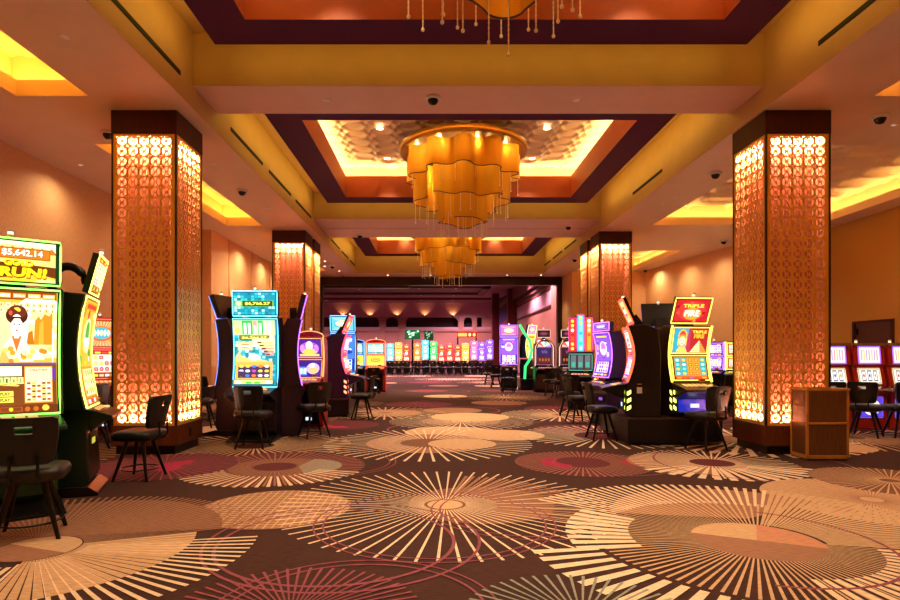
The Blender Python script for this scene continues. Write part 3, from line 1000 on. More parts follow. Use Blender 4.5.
# recessed downlights of the near room
def rdown(x, y, z, e, col, spot, label, group, r=0.075, st=14, bl=0.7):
    t = thing('downlight', label, 'downlight', (x, y, z), 0, group)
    b = MB(); b.lathe([(r * 1.3, -0.001), (r * 1.3, -0.012), (r, -0.014), (r, -0.003)], (0, 0, 0), M_white, 20); b.build('ring', t)
    b = MB(); b.add([(r * math.cos(2 * PI * k / 16), r * math.sin(2 * PI * k / 16), -0.005) for k in range(16)], [tuple(range(16))], emit('#ffe4b8', st)); b.build('lens', t, fix=False)
    light('downlight_lamp', 'SPOT', (0, 0, -0.03), e, col, direction=(0, 0, -1), parent=t, spot=R_(spot), rad=r, blend=bl)
    return t
for bi, (y0, y1) in enumerate(BAYS):
    cy = (y0 + y1) / 2
    for ix, x in enumerate((-1.22, 2.47)):
        for iy, dy in enumerate((-2.0, 0.0, 2.0)):
            if bi == 3 and iy == 0: pass
            if bi == 0 and iy == 0: continue
            zz = 6.44
            rdown(x, cy + dy, zz, L_DOWN * (0.8, 0.8, 0.95, 1.9)[bi], WARM, 84,
                  'recessed downlight in the %s relief ceiling tray, %s row, %s' % (('rear', 'first', 'second', 'third')[bi], ('left', 'right')[ix], ('near', 'middle', 'far')[iy]), 'downlights in the relief trays')
for (x, y) in ((-4.15, 22.2), (-4.4, 23.5), (-4.05, 24.9), (-2.1, 26.15), (-0.2, 26.15), (3.2, 26.15), (4.7, 26.15)):
    rdown(x, y, H - 0.001, L_SOFF, WARM, 95, 'small downlight in the soffit before the far opening, %s' % ('left side' if x < -4 else 'centre left' if x < 0 else 'centre right'), 'soffit downlights before the far opening', r=0.05, st=10)
# soffit downlights added to brighten the side aisles and their walls
for (x, y, lb) in ((-6.4, 3.0, 'left aisle, nearest'), (-6.55, 5.6, 'washing the left wall, first from the camera'), (-6.55, 8.2, 'washing the left wall, second from the camera'), (-6.55, 10.9, 'washing the left wall, third from the camera'), (-6.5, 14.0, 'washing the left wall, fourth from the camera'), (-5.8, 19.0, 'washing the stepped left wall, nearest'), (-5.8, 21.4, 'washing the stepped left wall, middle'), (-5.8, 23.5, 'washing the stepped left wall, furthest'), (8.75, 19.4, 'washing the slanted right wall, nearest'), (8.6, 21.4, 'washing the slanted right wall, middle'), (8.6, 23.6, 'washing the slanted right wall, furthest'), (-5.4, 17.9, 'left aisle by the second column'),
                   (5.4, 3.0, 'right aisle, nearest'), (7.0, 9.0, 'right aisle beyond the kiosk'), (9.6, 9.0, 'right aisle near the wall'), (5.4, 13.2, 'right aisle beyond the first column'), (7.2, 18.0, 'right aisle by the second column'), (10.7, 12.6, 'at the right wall above the door')):
    rdown(x, y, H - 0.001, L_SOFF * (0.55 if 'washing the left' in lb else 0.85), WARM, 150, 'small added downlight in the soffit, ' + lb, 'added side aisle downlights', r=0.04, st=0.5, bl=1.0)
# ================================================================== STOOLS
def rrect(hw, hh, r, n=4):
    p = []
    for (cx, cy, a) in ((hw - r, hh - r, 0), (-hw + r, hh - r, 90), (-hw + r, -hh + r, 180), (hw - r, -hh + r, 270)):
        p += arc_pts(cx, cy, r, a, a + 90, n)
    return p
def stool(label, group, vin=None):
    """slot stool, faces local -Y (the back is at +Y)"""
    vin = vin or M_vinyl
    t = thing('slot_stool', label, 'chair', group=group)
    b = MB()
    lay = [(0.195, 0.18, 0.455), (0.24, 0.225, 0.47), (0.25, 0.235, 0.52), (0.235, 0.22, 0.555), (0.19, 0.175, 0.57)]
    rings = [[(p[0] * (1 if p[1] > -0.1 else 1.06), p[1], z) for p in rrect(hx, hy, 0.09)] for hx, hy, z in lay]
    n = len(rings[0]); v = [p for r in rings for p in r]
    f = [(i * n + k, i * n + (k + 1) % n, (i + 1) * n + (k + 1) % n, (i + 1) * n + k) for i in range(len(rings) - 1) for k in range(n)]
    b.add(v, f, vin, True); b.add(rings[0], [tuple(range(n))], vin); b.add(rings[-1], [tuple(range(n))], vin, True)
    b.build('seat', t)
    # backrest: curved slab with a hand hole
    b = MB()
    us = [-1, -0.92, -0.6, -0.27, -0.27 + 1e-3, 0, 0.27 - 1e-3, 0.27, 0.6, 0.92, 1]
    vs = [0, 0.06, 0.25, 0.5, 0.66, 0.82, 0.94, 1]
    def bp(u, w, d):
        hw = 0.175 + 0.045 * math.sin(min(1, w * 1.25) * PI / 2)
        if w in (0, 1): hw -= 0.03
        z = 0.60 + 0.37 * w
        if abs(u) == 1 and 0 < w < 1: pass
        y = 0.205 + 0.07 * w - 0.05 * (u * u) * -1 * -1 + d + 0.03 * (w - 0.5) ** 2
        return (u * hw, y, z)
    V = []; idx = {}
    for d, s in ((0, 0), (0.045, 1)):
        for i, u in enumerate(us):
            for j, w in enumerate(vs):
                idx[(s, i, j)] = len(V); V.append(bp(u, w, d))
    F = []
    hole = lambda i, j: 3 <= i < 7 and j == 4
    NI, NJ = len(us) - 1, len(vs) - 1
    for s in (0, 1):
        for i in range(NI):
            for j in range(NJ):
                if not hole(i, j):
                    F.append((idx[(s, i, j)], idx[(s, i + 1, j)], idx[(s, i + 1, j + 1)], idx[(s, i, j + 1)]))
    def side(a, c):
        F.append((idx[(0, *a)], idx[(0, *c)], idx[(1, *c)], idx[(1, *a)]))
    for i in range(NI): side((i, 0), (i + 1, 0)); side((i, NJ), (i + 1, NJ))
    for j in range(NJ): side((0, j), (0, j + 1)); side((NI, j), (NI, j + 1))
    for i in range(3, 7): side((i, 4), (i + 1, 4)); side((i, 5), (i + 1, 5))
    side((3, 4), (3, 5)); side((7, 4), (7, 5))
    b.add(V, F, vin)
    b.build('backrest', t, bevel=0.008)
    b = MB()
    for sx in (-0.09, 0.09):
        b.tube([(sx, 0.1, 0.465), (sx, 0.24, 0.47), (sx, 0.285, 0.52), (sx, 0.275, 0.68)], 0.012, M_leg, 6)
    b.box(-0.16, 0.16, -0.14, 0.16, 0.445, 0.472, M_leg)
    b.build('back_bracket', t)
    leg = None
    for sx in (-1, 1):
        for sy in (-1, 1):
            b = MB(); b.tube([(sx * 0.10, sy * 0.09, 0.455), (sx * 0.215, sy * 0.20, 0.0)], 0.026, M_leg, 8, r2=0.016)
            b.build('leg', t)
    b = MB(); b.tube([(0.215 * math.cos(2 * PI * i / 24), 0.205 * math.sin(2 * PI * i / 24), 0.125) for i in range(24)], 0.008, M_leg, 6, closed=True)
    b.build('foot_ring', t)
    return t

# ================================================================== SCREEN PICTURES
PAL = {
    'pink': ['#ff7fd0', '#ffd6f2', '#e23cae', '#ffe14a', '#7a3cff', '#ffffff'],
    'purple': ['#9a5cff', '#e8d0ff', '#5a1ec8', '#ffc24a', '#ff6ad0', '#ffffff'],
    'cyan': ['#7ff0ff', '#d8ffff', '#22a8e0', '#ffe14a', '#2ee08a', '#ffffff'],
    'yellow': ['#ffd84a', '#fff4b0', '#ff9a1e', '#e23c2a', '#3cae3c', '#ffffff'],
    'red': ['#ff4a3a', '#ffd0a0', '#c01818', '#ffd84a', '#ffffff', '#ff9ac0'],
    'orange': ['#ff9a2a', '#ffe0a0', '#d8501a', '#22a8b8', '#ffe14a', '#ffffff'],
    'green': ['#5ae86a', '#e0ffd0', '#1c9a4a', '#ffe14a', '#22a8e0', '#ffffff'],
    'blue': ['#4a8cff', '#d0e8ff', '#1c3cc0', '#7ff0ff', '#ffe14a', '#ffffff'],
}
BG = {'pink': '#8a1a70', 'purple': '#40168a', 'cyan': '#0a6a8a', 'yellow': '#b06a10', 'red': '#7a0c10', 'orange': '#8a3c0c', 'green': '#0c5a2a', 'blue': '#10287a'}
def draw_banner(s, pal, rnd):
    p = PAL[pal]
    s.R(0, 0, 1, 1, BG[pal]); s.R(0.03, 0.05, 0.97, 0.95, p[0], 0.55)
    for i in range(9):
        s.P([(0.5, 0.5), (i / 9, 0.95), ((i + 0.5) / 9, 0.95)], p[1], 0.6)
        s.P([(0.5, 0.5), (i / 9, 0.05), ((i + 0.5) / 9, 0.05)], p[1], 0.5)
    s.E(0.5, 0.5, 0.36, 0.28, p[2]); s.E(0.5, 0.52, 0.31, 0.22, p[3])
    for i in range(5):
        s.E(0.28 + i * 0.11, 0.53, 0.045, 0.12, p[5] if i % 2 else p[1], n=8)
def draw_reels(s, pal, rnd, rows=3, cols=5):
    p = PAL[pal]
    s.R(0, 0, 1, 1, BG[pal]); s.R(0.03, 0.16, 0.97, 0.97, p[2], 0.7); s.R(0.06, 0.2, 0.94, 0.86, p[1])
    for c in range(cols):
        u = 0.07 + 0.86 * c / cols
        s.R(u + 0.004, 0.21, u + 0.86 / cols - 0.004, 0.85, ('#fff8ea', '#ffeed0')[c % 2], 0.8)
        for r in range(rows):
            v = 0.21 + 0.64 * (r + 0.5) / rows
            k = rnd.randrange(5)
            col = p[(0, 2, 3, 4, 0)[k]]
            if k < 3: s.E(u + 0.43 / cols, v, 0.36 / cols, 0.26 / rows, col, n=8)
            else: s.R(u + 0.1 / cols, v - 0.2 / rows, u + 0.76 / cols, v + 0.2 / rows, col)
            s.E(u + 0.43 / cols, v, 0.16 / cols, 0.12 / rows, p[5], n=6)
    for k in range(4):
        s.R(0.08 + k * 0.22, 0.89, 0.26 + k * 0.22, 0.955, p[3 if k % 2 else 0])
    for k in range(5):
        s.R(0.06 + k * 0.18, 0.04, 0.2 + k * 0.18, 0.13, p[(0, 3, 1, 4, 3)[k]], 0.8)
def draw_yellow(s):
    s.R(0, 0, 1, 1, '#f0c020'); s.R(0.02, 0.05, 0.98, 0.95, '#ffe83c', 1.1); s.E(0.5, 0.55, 0.3, 0.22, '#e03020', n=16); s.E(0.5, 0.56, 0.24, 0.15, '#ffd048', n=16); s.R(0.34, 0.52, 0.66, 0.6, '#c02818')
    for k in range(6): s.R(0.06 + k * 0.15, 0.1, 0.18 + k * 0.15, 0.2, '#fff8b0')
def draw_portrait(s, pal, rnd):
    p = PAL[pal]
    s.R(0, 0, 1, 1, BG[pal]); s.R(0.02, 0.34, 0.98, 0.99, p[0], 0.7)
    for i in range(10):
        u = rnd.uniform(0.05, 0.9); v = rnd.uniform(0.38, 0.95)
        s.E(u, v, rnd.uniform(0.03, 0.12), rnd.uniform(0.02, 0.08), rnd.choice(p), 0.8, 8)
    s.R(0.08, 0.9, 0.92, 0.97, p[2]); s.R(0.14, 0.915, 0.86, 0.955, p[3])
    s.E(0.5, 0.66, 0.24, 0.17, p[1]); s.E(0.5, 0.68, 0.15, 0.12, p[4]); s.E(0.5, 0.6, 0.2, 0.05, p[5])
    s.R(0.08, 0.07, 0.92, 0.36, p[2]); s.R(0.11, 0.085, 0.89, 0.345, p[1])
    for c in range(5):
        for r in range(3):
            s.E(0.11 + 0.156 * (c + 0.5), 0.085 + 0.087 * (r + 0.5), 0.055, 0.033, rnd.choice([p[0], p[2], p[3], p[4]]), n=8)
    for k in range(4):
        s.R(0.08 + k * 0.22, 0.015, 0.25 + k * 0.22, 0.055, p[3 if k % 2 else 5], 0.8)

def gold_top(s):
    s.R(0, 0, 1, 1, '#6a3410'); s.u0 = 0.36; s.us = 0.62; s.P([(-0.6, 0.5), (1, 0.4), (1, 1), (0, 1)], '#f8dc78'); s.P([(-0.6, 0.82), (0.5, 0.93), (1, 0.78), (1, 1), (-0.6, 1)], '#fff6c8')
    for i in range(6):
        s.P([(i / 6, 0.72), (i / 6 + 0.09, 0.88), (i / 6 + 0.19, 0.72)], ('#e8a028', '#d07c1c')[i % 2], 0.9)
    s.R(0.03, 0.56, 0.90, 0.84, '#b85c14'); s.R(0.05, 0.59, 0.88, 0.81, '#d8801c', 0.9)
    s.T('MAJOR', 0.5, 0.89, 0.34, 0.09, '#ffffff')
    s.T('$5,642.14', 0.43, 0.70, 0.70, 0.20, '#4a1c08', bold=0.04); s.T('$5,642.14', 0.425, 0.708, 0.69, 0.19, '#fffdf0', 1.2, bold=0.03)
    s.P([(0, 0), (1, 0), (1, 0.12), (0.72, 0.2), (0, 0.06)], '#ffc838'); s.P([(0.6, 0), (1, 0), (1, 0.06), (0.8, 0.13)], '#ffec90')
    for dx, dy, c, k in ((0.012, -0.035, '#5c2806', 1), (0.006, -0.015, '#c86c08', 1), (0, 0, '#ffe81c', 1.15)):
        s.T('GOLD', 0.36 + dx, 0.47 + dy, 0.50, 0.17, c, k, bold=0.05, slant=-0.10)
        s.T('RUN!', 0.44 + dx, 0.235 + dy, 0.80, 0.25, c, k, bold=0.05, slant=0.10)
    s.u0 = 0.0; s.us = 1.0; s.R(0, 0, 0.012, 1, '#0c3014'); s.R(0.975, 0, 1, 1, '#0c3014')
def gold_main(s):
    s.R(0, 0, 1, 1, '#f4c040', 0.9); s.P([(0, 0.4), (1, 0.4), (1, 0.9), (0, 0.9)], '#ffec9c'); s.u0 = 0.35; s.us = 0.64
    s.E(0.75, 0.7, 0.5, 0.3, '#fff8d8', n=20); s.R(-0.6, 0.93, 1, 1, '#8c3c10')
    for i, (c, w) in enumerate((('#ffe06a', 'MINI'), ('#ffb43c', '$5,642.14'), ('#ffe06a', 'MINOR'), ('#ffd050', 'MAJOR'))):
        u0 = 0.02 + i * 0.245
        s.R(u0, 0.94, u0 + 0.225, 0.985, '#c0501c'); s.R(u0 + 0.01, 0.945, u0 + 0.215, 0.98, c, 0.9); s.T(w, u0 + 0.11, 0.962, 0.17, 0.02, '#ffffff', 1.2, bold=0.03)
    for i in range(9):
        for j in range(2):
            u = 0.05 + i * 0.105; v = 0.87 - j * 0.045
            s.R(u, v, u + 0.085, v + 0.035, '#fff4c0' if (i + j) % 2 else '#ffe088'); s.R(u + 0.03, v + 0.008, u + 0.055, v + 0.026, '#c88c28')
    # cliffs
    s.P([(0.62, 0.56), (0.64, 0.76), (0.7, 0.80), (0.74, 0.77), (0.8, 0.82), (0.88, 0.8), (0.93, 0.84), (0.95, 0.56)], '#e08c20'); s.P([(0.5, 0.56), (0.53, 0.66), (0.6, 0.68), (0.63, 0.56)], '#d07818', 0.9)
    s.P([(0.7, 0.56), (0.72, 0.74), (0.78, 0.77), (0.79, 0.56)], '#f4ac38')
    # woman in a pale robe with piled dark hair and a golden headdress
    s.P([(0.05, 0.42), (0.14, 0.56), (0.26, 0.63), (0.42, 0.63), (0.56, 0.54), (0.62, 0.42)], '#fff2cc'); s.P([(0.05, 0.42), (0.12, 0.53), (0.25, 0.42)], '#e8b858')
    s.P([(0.26, 0.63), (0.34, 0.5), (0.42, 0.63)], '#e07838', 0.9)
    s.P([(0.30, 0.60), (0.38, 0.60), (0.375, 0.66), (0.305, 0.66)], '#ffeede')
    s.E(0.34, 0.80, 0.18, 0.075, '#4a1c10', n=20); s.E(0.345, 0.83, 0.15, 0.055, '#6a2c18', n=20); s.E(0.34, 0.845, 0.06, 0.022, '#ffcc48'); s.E(0.24, 0.82, 0.03, 0.02, '#e85038')
    s.E(0.34, 0.725, 0.105, 0.085, '#fff6ea', 1.15, n=20); s.P([(0.235, 0.73), (0.25, 0.79), (0.43, 0.79), (0.445, 0.73), (0.39, 0.775), (0.3, 0.775)], '#4a1c10')
    for u in (0.30, 0.38):
        s.E(u, 0.728, 0.018, 0.006, '#2c1410'); s.R(u - 0.022, 0.742, u + 0.022, 0.746, '#5a2c1c')
    s.P([(0.335, 0.72), (0.345, 0.72), (0.348, 0.70), (0.332, 0.70)], '#f4cdb0'); s.E(0.34, 0.678, 0.018, 0.007, '#d02030')
    for i in range(14):
        rr = random.Random(i)
        s.E(0.04 + 0.9 * rr.random(), 0.41 + 0.12 * rr.random(), 0.05, 0.022, rr.choice(['#ffd860', '#f4a830', '#fff0a8', '#e88c28']), 0.9, 8)
    s.R(0.93, 0.4, 0.95, 0.7, '#fff8e0')
    # lower panels
    s.R(-0.6, 0.04, 1, 0.395, '#7a4018'); s.E(0.25, 0.2, 0.3, 0.06, '#ffb428', n=16); s.E(0.25, 0.2, 0.18, 0.035, '#ffdc60', n=16)
    s.R(0, 0.395, 1, 0.41, '#5a5a9c'); s.R(0.02, 0.30, 0.42, 0.38, '#dcffc0', 1.1); s.R(0.04, 0.315, 0.40, 0.365, '#ffffff', 1.1)
    for k in range(4):
        s.R(0.02 + k * 0.11, 0.235, 0.115 + k * 0.11, 0.29, '#e4ff8c'); s.T(str((3, 1, 4, 5)[k]), 0.068 + k * 0.11, 0.262, 0.03, 0.035, '#3c5c18', bold=0.03)
    for k in range(2):
        s.R(0.02, 0.085 + k * 0.05, 0.28, 0.128 + k * 0.05, '#ffec58'); s.T('PLAY', 0.15, 0.106 + k * 0.05, 0.16, 0.026, '#5c3008', bold=0.03)
    s.R(0.46, 0.26, 0.97, 0.37, '#4c38b4')
    s.R(0.46, 0.075, 0.93, 0.38, '#f0a040'); s.R(0.475, 0.085, 0.915, 0.37, '#fff0b0'); s.R(0.49, 0.27, 0.90, 0.285, '#8c2cb0')
    s.T('3 FEATURES', 0.70, 0.345, 0.30, 0.02, '#c03030', bold=0.03)
    for c in range(5):
        for r in range(7):
            s.R(0.50 + c * 0.083, 0.095 + r * 0.0225, 0.56 + c * 0.083, 0.112 + r * 0.0225, ('#c84a20', '#ffd048', '#ffffff', '#a02c18')[(c + r * 2) % 4], 0.9)
    s.R(0, 0, 1, 0.06, '#6a2c10'); s.R(0.05, 0.01, 0.42, 0.05, '#b0501c'); s.R(0.07, 0.015, 0.40, 0.045, '#7a3414'); s.E(0.235, 0.03, 0.035, 0.015, '#ffd828'); s.E(0.5, 0.03, 0.045, 0.02, '#c8601c'); s.E(0.64, 0.03, 0.045, 0.02, '#c8601c'); s.E(0.8, 0.035, 0.06, 0.024, '#ffd048')

def teal_top(s):
    s.R(0, 0, 1, 1, '#0c86a0'); r = random.Random(3)
    for i in range(12):
        for j in range(8):
            s.R(i / 12 + 0.008, j / 8 + 0.012, (i + 1) / 12 - 0.008, (j + 1) / 8 - 0.012, r.choice(['#0e94ac', '#1cb4c4', '#0a7890', '#38ccd4', '#b8f4f4', '#0e94ac']), 0.9)
    s.R(0.04, 0.36, 0.96, 0.63, '#78e858'); s.E(0.13, 0.5, 0.06, 0.1, '#f8ffb0')
    s.R(0.22, 0.37, 0.94, 0.62, '#241c18'); s.R(0.24, 0.39, 0.92, 0.60, '#4a4420'); s.T('$6,766.27', 0.58, 0.495, 0.6, 0.15, '#f0ff60', 1.2, bold=0.03)
def teal_main(s):
    s.R(0, 0, 1, 1, '#0e94a4'); r = random.Random(4)
    for i in range(12):
        for j in range(16):
            s.R(i / 12 + 0.006, 0.1 + j * 0.045, (i + 1) / 12 - 0.006, 0.1 + j * 0.045 + 0.038, r.choice(['#12a4b4', '#2cc4cc', '#a8f4f0', '#0c8498', '#ffffff', '#12a4b4']), 0.9)
    s.R(0, 0.77, 1, 0.99, '#c8ff9c'); s.R(0.22, 0.78, 0.47, 0.985, '#2cb850'); s.R(0.60, 0.78, 0.72, 0.985, '#2cb850')
    for u, c in ((0.26, '#ffffff'), (0.36, '#ffffff'), (0.62, '#ffffff')):
        s.R(u, 0.79, u + 0.06, 0.95, c)
    s.R(0.48, 0.78, 0.58, 0.985, '#ffa090'); s.R(0.5, 0.79, 0.56, 0.95, '#ffe8d8'); s.R(0.74, 0.79, 0.79, 0.98, '#f4ffd8'); s.R(0.83, 0.79, 0.9, 0.98, '#ffffff'); s.E(0.1, 0.84, 0.06, 0.04, '#e8f060')
    s.P([(0.5, 0.6), (0.98, 0.5), (0.98, 0.77), (0.4, 0.77)], '#fff0b8')
    s.R(0.14, 0.69, 0.86, 0.765, '#2c2418'); s.R(0.16, 0.70, 0.84, 0.757, '#8c7c28'); s.T('$6,766.27', 0.5, 0.728, 0.6, 0.04, '#f4ff78', 1.2, bold=0.03)
    for k in range(5):
        s.R(0.56 + k * 0.05, 0.64 - k * 0.045, 0.96, 0.672 - k * 0.045, ('#ffe088', '#ffd060', '#ffa078', '#ff8878', '#ff9878')[k]); s.R(0.57 + k * 0.05, 0.645 - k * 0.045, 0.67 + k * 0.05, 0.667 - k * 0.045, '#6c2c1c')
    s.R(0.1, 0.54, 0.46, 0.67, '#f4bc68'); s.R(0.12, 0.55, 0.44, 0.66, '#ffe0a0'); s.E(0.28, 0.605, 0.13, 0.035, '#c89048'); s.R(0.1, 0.59, 0.46, 0.615, '#fff8e8')
    s.P([(0.04, 0.44), (0.14, 0.52), (0.2, 0.44), (0.5, 0.4), (0.8, 0.38), (0.95, 0.30), (0.05, 0.30)], '#ffc868')
    s.P([(0.07, 0.46), (0.15, 0.5), (0.12, 0.36)], '#ffb8a0'); s.E(0.5, 0.43, 0.15, 0.045, '#f4d8ff'); s.E(0.5, 0.45, 0.08, 0.03, '#ffffff')
    s.R(0.06, 0.10, 0.94, 0.36, '#f4b050'); s.R(0.12, 0.12, 0.88, 0.33, '#3c2c50')
    cl = ['#ffd040', '#c83cc0', '#f8f0ff', '#4878d8', '#ffe060', '#ffffff', '#ff7850']
    for c in range(5):
        for q in range(3):
            s.E(0.12 + 0.152 * (c + 0.5), 0.12 + 0.07 * (q + 0.5), 0.06, 0.022, cl[(c * 3 + q * 2) % 7], n=6)
    s.R(0, 0, 1, 0.095, '#0c6478'); s.R(0.04, 0.02, 0.96, 0.09, '#f4dc80'); s.R(0.32, 0.035, 0.46, 0.065, '#48c83c'); s.R(0.52, 0.035, 0.66, 0.065, '#48c83c'); s.E(0.15, 0.055, 0.07, 0.025, '#ffffff'); s.E(0.85, 0.055, 0.07, 0.025, '#ffffff')

def egypt_top(s):
    s.R(0, 0, 1, 1, '#5c0c10'); s.R(0.02, 0.03, 0.98, 0.97, '#c81c28', 0.9); s.E(0.5, 0.5, 0.42, 0.42, '#e83030', n=18)
    for i in range(10):
        rr = random.Random(i + 40); s.E(rr.random() * 0.9 + 0.05, rr.random() * 0.9 + 0.05, 0.05, 0.07, rr.choice(['#ff5a48', '#8c1018', '#ff8858', '#e03c70']), 0.8, 7)
    s.T('TRIPLE', 0.52, 0.72, 0.6, 0.15, '#ffd84a', bold=0.05)
    s.E(0.52, 0.38, 0.27, 0.26, '#ff9a28', n=12); s.T('FIRE', 0.52, 0.39, 0.44, 0.27, '#c81c1c', bold=0.07); s.T('FIRE', 0.515, 0.40, 0.43, 0.26, '#fffadc', 1.2, bold=0.04)
def egypt_mid(s):
    s.R(0, 0, 1, 1, '#b01c28'); s.R(0, 0, 0.5, 1, '#28a4c0'); s.P([(0.36, 0), (0.5, 0), (0.5, 1), (0.42, 1)], '#b83048')
    # queen with a tall feathered headdress
    s.P([(0.1, 0.0), (0.18, 0.28), (0.34, 0.28), (0.44, 0.0)], '#f4b888'); s.E(0.25, 0.72, 0.13, 0.24, '#ffb43c', n=12); s.E(0.25, 0.72, 0.09, 0.18, '#d83c3c', n=12)
    s.E(0.25, 0.5, 0.13, 0.26, '#d8902c', n=14); s.E(0.25, 0.47, 0.095, 0.19, '#ffdcb8', 1.05, n=16); s.P([(0.15, 0.6), (0.25, 0.7), (0.35, 0.6), (0.25, 0.64)], '#ffe060')
    s.E(0.215, 0.5, 0.018, 0.014, '#401c10'); s.E(0.285, 0.5, 0.018, 0.014, '#401c10'); s.E(0.25, 0.37, 0.025, 0.015, '#c82838')
    s.P([(0.1, 0.1), (0.25, 0.24), (0.4, 0.1), (0.25, 0.04)], '#ffd84a'); s.R(0.12, 0.3, 0.15, 0.6, '#ffd84a'); s.R(0.35, 0.3, 0.38, 0.6, '#ffd84a')
    s.T('TRIPLE', 0.73, 0.86, 0.42, 0.12, '#ffe04a', bold=0.04); s.T('FIRE', 0.73, 0.68, 0.3, 0.17, '#ffb020', bold=0.06)
    s.P([(0.5, 0.02), (0.75, 0.52), (0.99, 0.02)], '#ffe49c'); s.P([(0.75, 0.52), (0.99, 0.02), (0.8, 0.02)], '#e0903c')
    for k in range(4): s.R(0.55 + 0.05 * k, 0.08 + 0.1 * k, 0.95 - 0.05 * k, 0.095 + 0.1 * k, '#b06424')
def egypt_low(s):
    s.R(0, 0, 1, 1, '#5c3010'); s.R(0.03, 0.12, 0.97, 0.97, '#c8741c')
    for c in range(5):
        u = 0.05 + c * 0.182
        s.R(u, 0.16, u + 0.165, 0.93, '#14a8a8' if c in (0, 1, 4) else '#e89830')
        for r in range(4):
            v = 0.16 + 0.77 * (r + 0.5) / 4
            if c in (0, 1, 4): s.E(u + 0.082, v, 0.055, 0.065, ('#d8f0e0', '#f4c848', '#7ce0d8')[(r + c) % 3], n=8)
            else: s.R(u + 0.03, v - 0.06, u + 0.135, v + 0.06, '#a84c18'); s.R(u + 0.05, v - 0.03, u + 0.115, v + 0.03, '#ffc04a')
    s.R(0.03, 0.02, 0.97, 0.11, '#e04c1c')
    for k in range(5): s.R(0.07 + k * 0.18, 0.035, 0.2 + k * 0.18, 0.095, ('#ff9a38', '#ff5a3c', '#4878d8', '#e84848', '#ffb048')[k])
def lilac_top(s):
    s.R(0, 0, 1, 1, '#4c1c8c'); s.E(0.5, 0.45, 0.42, 0.4, '#a858d8', n=16); s.E(0.5, 0.62, 0.16, 0.28, '#ffe0c8', n=12); s.E(0.5, 0.3, 0.34, 0.16, '#ffcc58', n=12); s.E(0.2, 0.5, 0.1, 0.2, '#f490f0'); s.E(0.8, 0.5, 0.1, 0.2, '#d878ff')
    s.R(0.08, 0.04, 0.92, 0.16, '#ffd070')
def lilac_mid(s):
    s.R(0, 0, 1, 1, '#3c1880'); s.R(0.05, 0.1, 0.42, 0.6, '#4c90ff'); s.R(0.1, 0.18, 0.22, 0.5, '#e8f4ff'); s.R(0.26, 0.18, 0.38, 0.5, '#e8f4ff'); s.E(0.66, 0.5, 0.28, 0.34, '#f0a8ff', n=14); s.E(0.68, 0.4, 0.2, 0.2, '#ffc070', n=12); s.E(0.62, 0.68, 0.12, 0.14, '#ffffff')

# ================================================================== MACHINES
def loop_rect(w, h, pad, curve, z_off=0.0, n=8, top=True):
    """closed path just outside a w x h screen following its curve"""
    P = []
    hw = w / 2 + pad
    ys = lambda t: curve * 4 * t * (1 - t)
    for i in range(n + 1):
        t = i / n; P.append((-hw, ys(t), -pad + t * (h + 2 * pad)))
    for i in range(n, -1, -1):
        t = i / n; P.append((hw, ys(t), -pad + t * (h + 2 * pad)))
    return P
def frame_and_screen(t, name, w, h, loc, tilt, curve, draw, glow, gst=3.0, st=1.3, frame_m=None, thick=0.05, pad=0.022, off=(0, 0, 0), tr=0.009, rz=0.0):
    """dark housing, lit edge and picture as three parts; loc = foot centre of the picture"""
    b = MB()
    n = 8
    hw = w / 2 + pad + 0.008
    V = []
    for i in range(n + 1):
        tt = i / n; y = curve * 4 * tt * (1 - tt); z = -pad - 0.008 + tt * (h + 2 * pad + 0.016)
        V += [(-hw, y, z), (hw, y, z), (hw, y + thick, z), (-hw, y + thick, z)]
    F = [(0, 1, 2, 3), (n * 4 + 3, n * 4 + 2, n * 4 + 1, n * 4)]
    for i in range(n):
        for k in range(4):
            F.append((i * 4 + k, i * 4 + (k + 1) % 4, i * 4 + 4 + (k + 1) % 4, i * 4 + 4 + k))
    b.add(V, F, frame_m or M_black)
    hs = b.build(name + '_housing', t)
    hs.location = Vector(loc) - Vector(off) + Vector((0, 0.006, 0)); hs.rotation_euler = (tilt, 0, rz)
    b = MB(); b.tube(loop_rect(w, h, pad, curve), tr, emit(glow, gst), 6, closed=True)
    o = b.build(name + '_light_edge', t); o.location = Vector(loc) - Vector(off) + Vector((0, -0.002, 0)); o.rotation_euler = (tilt, 0, rz)
    s = Screen(w, h, st)
    draw(s)
    s.build(name, t, Vector(loc) + Vector((0, -0.002, 0)), tilt, curve, off, rz)
def candle(t, x, y, z, off=(0, 0, 0)):
    b = MB(); b.lathe([(0.0, 0.0), (0.028, 0.0), (0.028, 0.035), (0.0, 0.035)], (x, y, z), M_white, 10); b.lathe([(0.0, 0.06), (0.026, 0.06), (0.026, 0.085), (0.0, 0.085)], (x, y, z), M_white, 10)
    b.lathe([(0.022, 0.035), (0.022, 0.06)], (x, y, z), emit('#ffd8b0', 2.0), 10)
    b.build('candle_lamp', t, off=off)
